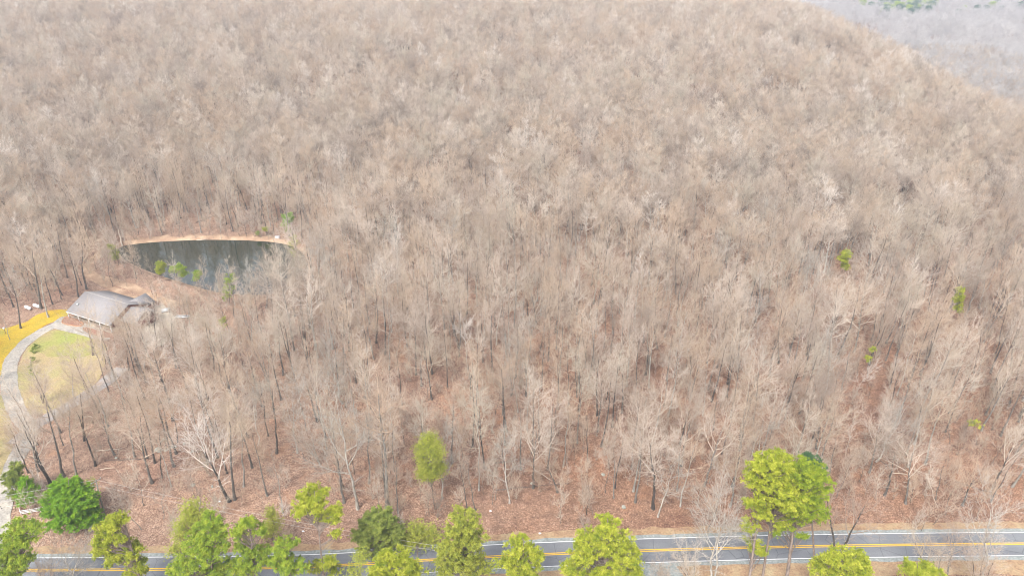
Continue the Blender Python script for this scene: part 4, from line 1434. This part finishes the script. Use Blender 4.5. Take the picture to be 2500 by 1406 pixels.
# gable triangles
for gx_ in (0.95, 19.85):
    wall.add([(gx_, 2.3, 2.65), (gx_, 14.9, 2.65), (gx_, 8.0, 6.05), (gx_ + 0.1, 2.3, 2.65), (gx_ + 0.1, 14.9, 2.65), (gx_ + 0.1, 8.0, 6.05)],
             [np.array([(0, 2, 1), (3, 4, 5)]), np.array([(0, 1, 4, 3), (1, 2, 5, 4), (2, 0, 3, 5)])])
wl = ob('wall', wall.mesh('wall', M_brick), house)
for wx in (4.0, 7.5, 14.2, 17.2):
    wn_ = ob('window', MB().box((wx, 2.25, 1.55), (1.5, 0.12, 1.3)).mesh('window', M_dark), wl)
    fr_ = MB().box((wx, 2.2, 2.26), (1.7, 0.1, 0.1)).box((wx, 2.2, 0.86), (1.7, 0.12, 0.1)).box((wx - 0.8, 2.2, 1.56), (0.1, 0.1, 1.3)).box((wx + 0.8, 2.2, 1.56), (0.1, 0.1, 1.3)).box((wx, 2.17, 1.56), (0.06, 0.06, 1.3))
    ob('window_frame', fr_.mesh('window_frame', M_wood_w), wn_)
dr = ob('door', MB().box((10.8, 2.25, 1.15), (1.1, 0.12, 2.1)).mesh('door', M_wood_w), wl)
ob('handle', MB().box((11.2, 2.15, 1.1), (0.08, 0.1, 0.16)).mesh('handle', M_metal), dr)
for px_ in (0.25, 5.2, 10.2, 15.2, 20.2):
    ob('porch_post', MB().box((px_, 0.22, 1.3), (0.2, 0.2, 2.68)).mesh('porch_post', M_wood_w), house)
rail = MB()
for a_, b_ in ((0.4, 5.1), (5.3, 9.3), (12.2, 15.1), (15.3, 20.1)):
    rail.box(((a_ + b_) / 2, 0.22, 0.95), (b_ - a_, 0.07, 0.07)).box(((a_ + b_) / 2, 0.22, 0.3), (b_ - a_, 0.06, 0.06))
    for q in np.arange(a_ + 0.15, b_, 0.3):
        rail.box((q, 0.22, 0.62), (0.04, 0.04, 0.62))
ob('porch_railing', rail.mesh('porch_railing', M_brick), house)
ob('porch_floor', MB().box((10.25, 1.2, 0.08), (20.4, 2.4, 0.2)).mesh('porch_floor', M_conc), house)
w2 = ob('wing_roof', gable(12.6, 20.2, 8.0, 17.2, 2.7, 5.0, axis='y').mesh('wing_roof', M_roof), house)
ob('wing_wall', MB().box((16.4, 12.5, 1.25), (6.8, 8.4, 2.5)).mesh('wing_wall', M_brick), house)
ob('side_roof', gable(20.55, 27.0, 3.6, 13.0, 2.8, 5.3).mesh('side_roof', M_roof), house)
ob('side_wall', MB().box((23.7, 8.4, 1.25), (6.0, 8.0, 2.5)).mesh('side_wall', M_brick), house)
# planting bed with brick edging in front of the porch
bed_px = smooth_closed(gp([(152, 787), (160, 778), (176, 779), (192, 785), (204, 792), (196, 799), (176, 797), (158, 793)]), 5)
bd = drape_poly('planting_bed', bed_px, M_mulch, 0.2, 0.4, kind=None)
tag(bd, 'half-round mulched planting bed with orange brick edging before the porch', 'flower bed')
ed_ = np.vstack([bed_px, bed_px[:1]])
em = MB().tube([(a, b, float(height(np.array([a]), np.array([b]))[0]) + 0.22) for a, b in ed_], 0.16, 6, cap=False)
eo = ob('brick_edging', em.mesh('brick_edging', M_brickorange), bd)
# second bed below the porch
bed2 = smooth_closed(gp([(205, 800), (222, 803), (250, 812), (276, 818), (280, 826), (252, 826), (222, 818), (205, 808)]), 4)
bd2 = drape_poly('planting_bed', bed2, M_mulch, 0.22, 0.4, kind=None)
tag(bd2, 'long reddish mulched bed between porch and lawn', 'flower bed')


# ------------------------------------------------------------------ tanks, fence, pole, little things
def rotz(a):
    return (0, 0, a)


for (u, v, a, lb) in ((70, 757, -0.5, 'white gas tank nearer the edge of the picture, with debris behind it'), (91, 752, -0.45, 'cleaner white gas tank next to the big tree foot')):
    b = ground(u, v)
    e = empty('gas_tank', tuple(b), rotz(a))
    tag(e, lb, 'gas tank', 'white gas tanks at the wood edge')
    zz = np.array([-1.55, -1.5, -1.35, -1.1, 1.1, 1.35, 1.5, 1.55])
    rr = np.array([0.02, 0.25, 0.42, 0.5, 0.5, 0.42, 0.25, 0.02])
    V, F = tubes(np.stack([zz, zz * 0, zz * 0 + 0.78], 1)[None], rr[None], 16)
    ob('tank_body', mesh_np('tank_body', V, [F], M_tank, smooth=True), e)
    ob('valve_dome', MB().tube([(0, 0, 1.2), (0, 0, 1.5)], [0.2, 0.16], 12).mesh('valve_dome', M_tank), e)
    for x_ in (-0.85, 0.85):
        ob('leg', MB().box((x_, 0, 0.15), (0.14, 0.7, 0.34)).mesh('leg', M_conc), e)

# white rail fence
A = ground(53, 1256)
Bf = ground(103, 1251)
Cf = ground(44, 1232)
e = empty('rail_fence', tuple(A))
tag(e, 'white three-rail fence with a short return at the driveway mouth', 'fence')
A, Bf, Cf = np.zeros(3), Bf - A, Cf - A


def fence_run(p, q, nposts):
    L = np.linalg.norm((q - p)[:2])
    a = math.atan2(q[1] - p[1], q[0] - p[0])
    for i in range(nposts):
        c = p + (q - p) * i / (nposts - 1)
        if i == 0 and p is not A:
            continue
        ob('post', MB().box((c[0], c[1], 0.62), (0.14, 0.14, 1.32), a).box((c[0], c[1], 1.31), (0.2, 0.2, 0.06), a).mesh('post', M_wood_w), e)
    c = (p + q) / 2
    for zr_ in (0.35, 0.72, 1.1):
        ob('rail', MB().box((c[0], c[1], zr_), (L, 0.06, 0.14), a).mesh('rail', M_wood_w), e)


fence_run(A, Bf + (Bf - A) * 0.45, 4)
fence_run(A * 1.0, Cf, 2)

# utility pole
b = ground(258, 1262)
tpp = at_y(233, 1170, b[1] + 0.3)
e = empty('utility_pole', tuple(b))
tag(e, 'leaning wooden utility pole carrying wires between cedar and open wood', 'utility pole')
Hp = tpp[2] - b[2]
dx_ = tpp[0] - b[0]
ob('pole', MB().tube([(0, 0, -0.3), (dx_ / 2, 0.1, Hp / 2), (dx_, 0.3, Hp)], [0.17, 0.15, 0.11], 10).mesh('pole', M_pole), e)
ca = ob('crossarm', MB().box((dx_, 0.3, Hp - 0.45), (0.14, 2.2, 0.14), -0.6).mesh('crossarm', M_pole), e)
for s_ in (-1, 0, 1):
    ob('insulator', MB().tube([(dx_ + s_ * 0.55, 0.3 + s_ * 0.8, Hp - 0.4), (dx_ + s_ * 0.55, 0.3 + s_ * 0.8, Hp - 0.12)], [0.07, 0.05], 8).mesh('insulator', M_metal), ca)
ptop = b + np.array([dx_, 0.3, Hp - 0.15])
pmid = b + np.array([dx_ * 0.9, 0.3, Hp - 1.7])


def wire(p, q, sag, label):
    t = np.linspace(0, 1, 24)[:, None]
    P = p * (1 - t) + q * t
    P[:, 2] -= sag * 4 * (t * (1 - t))[:, 0]
    o = ob('power_wire', MB().tube(P, 0.018, 5).mesh('power_wire', M_wire))
    tag(o, label, 'wire', 'power wires on the utility pole')


def far_end(p, u, v, z):
    return at_z(u, v, z)


wire(ptop + np.array([-0.3, 0, 0]), at_z(-170, 1236, 8.5), 0.3, 'uppermost wire running from the pole towards the driveway')
wire(pmid, at_z(-170, 1250, 7.0), 0.25, 'middle wire running from the pole across the bright evergreen')
wire(pmid + np.array([0, 0, -1.2]), at_z(-200, 1268, 6.2), 0.35, 'lowest wire running low towards the driveway mouth')
wire(ptop + np.array([0.3, 0, 0]), at_z(1080, 1334, 7.2), 0.9, 'upper wire running from the pole along the roadside wood')
wire(pmid, at_z(1080, 1346, 5.8), 0.7, 'lower wire running from the pole along the roadside wood')


# fallen logs
def log(p0, p1, r_, m, label, z0=0.0, z1=0.0, branches=0, seed=0):
    rg = np.random.default_rng(seed + 900)
    a, b_ = ground(*p0), ground(*p1)
    t = np.linspace(0, 1, 7)[:, None]
    P = a * (1 - t) + b_ * t
    P[:, 2] = height(P[:, 0], P[:, 1]) + r_ * 0.8 + (z0 * (1 - t) + z1 * t)[:, 0]
    P[1:-1, :2] += rg.normal(size=(5, 2)) * 0.15
    P -= a
    o = MB().tube(P, np.linspace(1, 0.45, 7) * r_, 8)
    mesh = o.mesh('fallen_log', m)
    oo = ob('fallen_log', mesh, loc=tuple(a))
    tag(oo, label, 'log', 'fallen logs')
    for i in range(branches):
        s_ = P[2 + i % 4]
        d_ = rg.normal(size=3) * np.array([1, 1, 0.3]) + np.array([0, 0, 0.6])
        ob('branch', MB().tube([s_, s_ + d_ * 0.8, s_ + d_ * 1.8 + np.array([0, 0, 0.2])], [r_ * 0.35, r_ * 0.25, r_ * 0.1], 5).mesh('branch', m), oo)
    return oo


LG = [((300, 605), (291, 567), 0.32, M_log, 'bleached leaning trunk at the log end of the pond', 0.2, 2.4, 1),
      ((930, 1028), (964, 1056), 0.26, M_log, 'broken light log lying beside the tallest pale tree', 0, 0, 0),
      ((1292, 1012), (1308, 1040), 0.2, M_log, 'short light log in the wood beyond the pale white-limbed tree', 0, 0, 0),
      ((1190, 1134), (1285, 1124), 0.16, M_logdark, 'dark log lying behind the pale white-limbed tree', 0, 0, 2),
      ((1210, 1198), (1388, 1182), 0.14, M_logdark, 'long thin dark branch at the foot of the curving tree', 0, 0, 2),
      ((1303, 1148), (1345, 1178), 0.14, M_log, 'light slanting branch beside the curving tree', 0, 0.5, 0),
      ((235, 1102), (300, 1096), 0.18, M_log, 'greyish fallen limb nearest the driveway side', 0, 0, 3),
      ((245, 1147), (282, 1144), 0.12, M_log, 'short pale stick below the greyish limb', 0, 0, 0),
      ((345, 1122), (255, 1126), 0.15, M_logdark, 'fallen dark limb at the foot of the lichen-grey tree', 0, 0, 3),
      ((470, 1102), (508, 1107), 0.15, M_logdark, 'small dark log between the pale rocks and the forking tree', 0, 0, 1),
      ((205, 1019), (228, 1020), 0.2, M_log, 'orange-brown log beside the gravel track', 0, 0, 0),
      ((595, 545), (680, 512), 0.25, M_logdark, 'long dark fallen trunk on the slope behind the pond', 0, 0, 3),
      ((480, 545), (600, 497), 0.2, M_logdark, 'thin dark fallen trunk higher on the slope behind the pond', 0, 0, 2),
      ((335, 603), (308, 604), 0.22, M_log, 'pale driftwood log at the far water edge', 0, 0, 1),
      ((480, 588), (508, 587), 0.18, M_log, 'driftwood on the middle of the far water edge', 0, 0, 2),
      ((2175, 1155), (2235, 1163), 0.14, M_log, 'pale fallen branch behind the thick dark-footed tree', 0, 0, 1),
      ((2330, 1177), (2440, 1210), 0.17, M_logdark, 'dark leaning log behind the leaning forked tree', 0, 0, 1),
      ((2252, 1178), (2290, 1245), 0.12, M_log, 'light broken branch between two leaning trees', 2.5, 0, 1),
      ((2150, 1128), (2200, 1160), 0.1, M_logdark, 'thin dark stick on the bank beyond the tall cluster', 0, 0, 0),
      ((245, 553), (266, 580), 0.2, M_log, 'pale fallen trunk uphill from the leaning bleached one', 0.5, 0, 0),
      ((0, 463), (60, 452), 0.2, M_log, 'far fallen trunk low on the slope at the frame edge', 0, 0, 0),
      ((835, 405), (880, 402), 0.2, M_logdark, 'dark fallen trunk on the open patch high in the wood', 0, 0, 0)]
for i, (a, b_, r_, m, lb, z0, z1, nb) in enumerate(LG):
    log(a, b_, r_, m, lb, z0, z1, nb, i)


def rock(u, v, s, label, m=M_rock, i=0):
    rg = np.random.default_rng(i + 50)
    import bmesh
    bm = bmesh.new()
    bmesh.ops.create_icosphere(bm, subdivisions=2, radius=1.0)
    ph = rg.random(3) * 6
    for w in bm.verts:
        c = w.co
        f_ = 1 + 0.18 * math.sin(3 * c.x + ph[0]) + 0.15 * math.sin(4 * c.y + ph[1]) + 0.12 * math.sin(5 * c.z + ph[2])
        w.co = Vector((c.x * f_ * s, c.y * f_ * s * 0.75, max(c.z, -0.4) * f_ * s * 0.55))
    me = D.meshes.new('rock')
    bm.to_mesh(me)
    bm.free()
    me.materials.append(m)
    b_ = ground(u, v)
    o = ob('rock', me, loc=(b_[0], b_[1], b_[2] + s * 0.15))
    o.rotation_euler = (0, 0, rg.random() * 6)
    tag(o, label, 'rock', 'pale rocks on the leaf litter')


for i, (u, v, s, lb) in enumerate([(388, 1101, 1.0, 'largest pale rock of the group'), (397, 1078, 0.6, 'small pale rock uphill in the rock group'), (425, 1091, 0.7, 'pale rock next to the dark-footed trunk'),
                                   (405, 1098, 0.6, 'flat pale rock beside the largest one'), (472, 1187, 0.6, 'lone white rock at the short broken tree'), (470, 1104, 0.5, 'pale rock near the small dark log'),
                                   (508, 1127, 0.35, 'little pale stone beside the forking tree'), (518, 1188, 0.45, 'pale stone downhill of the forking tree'), (1299, 1182, 0.45, 'pale stone beside the long thin dark branch'),
                                   (1472, 1160, 0.5, 'pale rock at the sinuous slim tree'), (284, 1119, 0.4, 'pale stone at the fallen limbs'), (450, 1085, 0.4, 'far pale stone beyond the rock group'),
                                   (1522, 1238, 0.55, 'tan stone in a hollow near the sinuous slim tree')]):
    rock(u, v, s, lb, i=i)


def little(name, u, v, build, label, cat):
    b_ = ground(u, v)
    e_ = empty(name, tuple(b_))
    tag(e_, label, cat)
    build(e_)


def bench(e_):
    ob('lid', MB().box((0, 0, 0.75), (1.9, 1.0, 0.12)).mesh('lid', M_tank), e_)
    ob('box_body', MB().box((0, 0, 0.35), (1.7, 0.85, 0.7)).mesh('box_body', M_tank), e_)


little('storage_box', 678, 582, bench, 'white box standing on the sandy bank at the pond corner', 'box')


def lamp(e_):
    ob('post', MB().tube([(0, 0, 0), (0, 0, 1.9)], 0.07, 8).mesh('post', M_logdark), e_)
    ob('lamp_head', MB().box((0, 0, 2.1), (0.42, 0.42, 0.45)).box((0, 0, 2.36), (0.55, 0.55, 0.08)).mesh('lamp_head', M_tank), e_)


little('post_lamp', 15, 816, lamp, 'short white-headed post lamp in the yellow moss lawn', 'lamp')


def dish(e_):
    ob('pedestal', MB().tube([(0, 0, 0), (0, 0, 0.85)], [0.16, 0.1], 8).mesh('pedestal', M_conc), e_)
    V, F = tubes(np.array([[[0, 0, 0.82], [0, 0, 0.9], [0, 0, 0.98], [0, 0, 1.0], [0, 0, 0.93]]]), np.array([[0.1, 0.45, 0.6, 0.55, 0.02]]), 16)
    ob('basin', mesh_np('basin', V, [F], M_tank), e_)


little('bird_bath', 197, 868, dish, 'white bird bath at the end of the dormant lawn', 'bird bath')


def bale(e_):
    ob('tarp_cover', MB().box((0, 0, 0.6), (2.6, 1.4, 0.9), 0.4).box((0, 0, 1.07), (2.2, 1.1, 0.1), 0.4).mesh('tarp_cover', M_metal), e_)
    ob('stacked_wood', MB().box((0, 0, 0.25), (2.8, 1.5, 0.3), 0.4).mesh('stacked_wood', M_logdark), e_)


little('covered_woodpile', 406, 761, bale, 'low white covered woodpile at the far edge of the patio', 'woodpile')


def junk(e_):
    ob('boat_hull', MB().add([(-2.2, -0.7, 0.5), (1.6, -0.7, 0.5), (2.6, 0, 0.7), (1.6, 0.7, 0.5), (-2.2, 0.7, 0.5), (-2.0, -0.45, 0.05), (1.3, -0.4, 0.05), (2.1, 0, 0.1), (1.3, 0.4, 0.05), (-2.0, 0.45, 0.05)],
       [np.array([(0, 1, 6, 5), (1, 2, 7, 6), (2, 3, 8, 7), (3, 4, 9, 8), (4, 0, 5, 9)]), np.array([(5, 6, 7, 8, 9)]), np.array([(0, 4, 3, 2, 1)])]).mesh('boat_hull', M_metal), e_)
    ob('gunwale', MB().tube([(-2.2, -0.7, 0.54), (1.6, -0.7, 0.54), (2.6, 0, 0.74), (1.6, 0.7, 0.54), (-2.2, 0.7, 0.54)], 0.05, 6).mesh('gunwale', M_tank), e_)


little('rowing_boat', 446, 776, junk, 'upturned grey-white boat resting among trees beside the patio', 'boat')

# scattered bits of litter on the bank
for i, (u, v, lb) in enumerate([(537, 1226, 'white scrap lying at the foot of the forking pair'), (741, 1300, 'bluish-white scrap beside the lone two-lobed pine'),
                                (1198, 1250, 'white jug in the leaf litter beyond the olive pine'), (1318, 1305, 'pale scrap on the open bank beside the road')]):
    def jug(e_):
        ob('jug_body', MB().tube([(-0.25, 0, 0.12), (0.1, 0, 0.13), (0.2, 0, 0.13), (0.3, 0, 0.13)], [0.16, 0.16, 0.07, 0.06], 10).mesh('jug_body', M_tank), e_)
    little('plastic_jug', u, v, jug, lb, 'jug')

# ------------------------------------------------------------------ haze
hm = D.materials.new('air_haze')
hm.use_nodes = True
hm.node_tree.nodes.clear()
pv = hm.node_tree.nodes.new('ShaderNodeVolumePrincipled')
pv.inputs['Color'].default_value = (0.80, 0.87, 1.0, 1)
pv.inputs['Density'].default_value = 0.00025
ho = hm.node_tree.nodes.new('ShaderNodeOutputMaterial')
hm.node_tree.links.new(pv.outputs[0], ho.inputs['Volume'])
hz = ob('haze', MB().box((0, 2700, 0), (6400, 6700, 260)).mesh('haze', hm))
tag(hz, 'thin pale air haze over the whole valley', 'haze', kind='stuff')
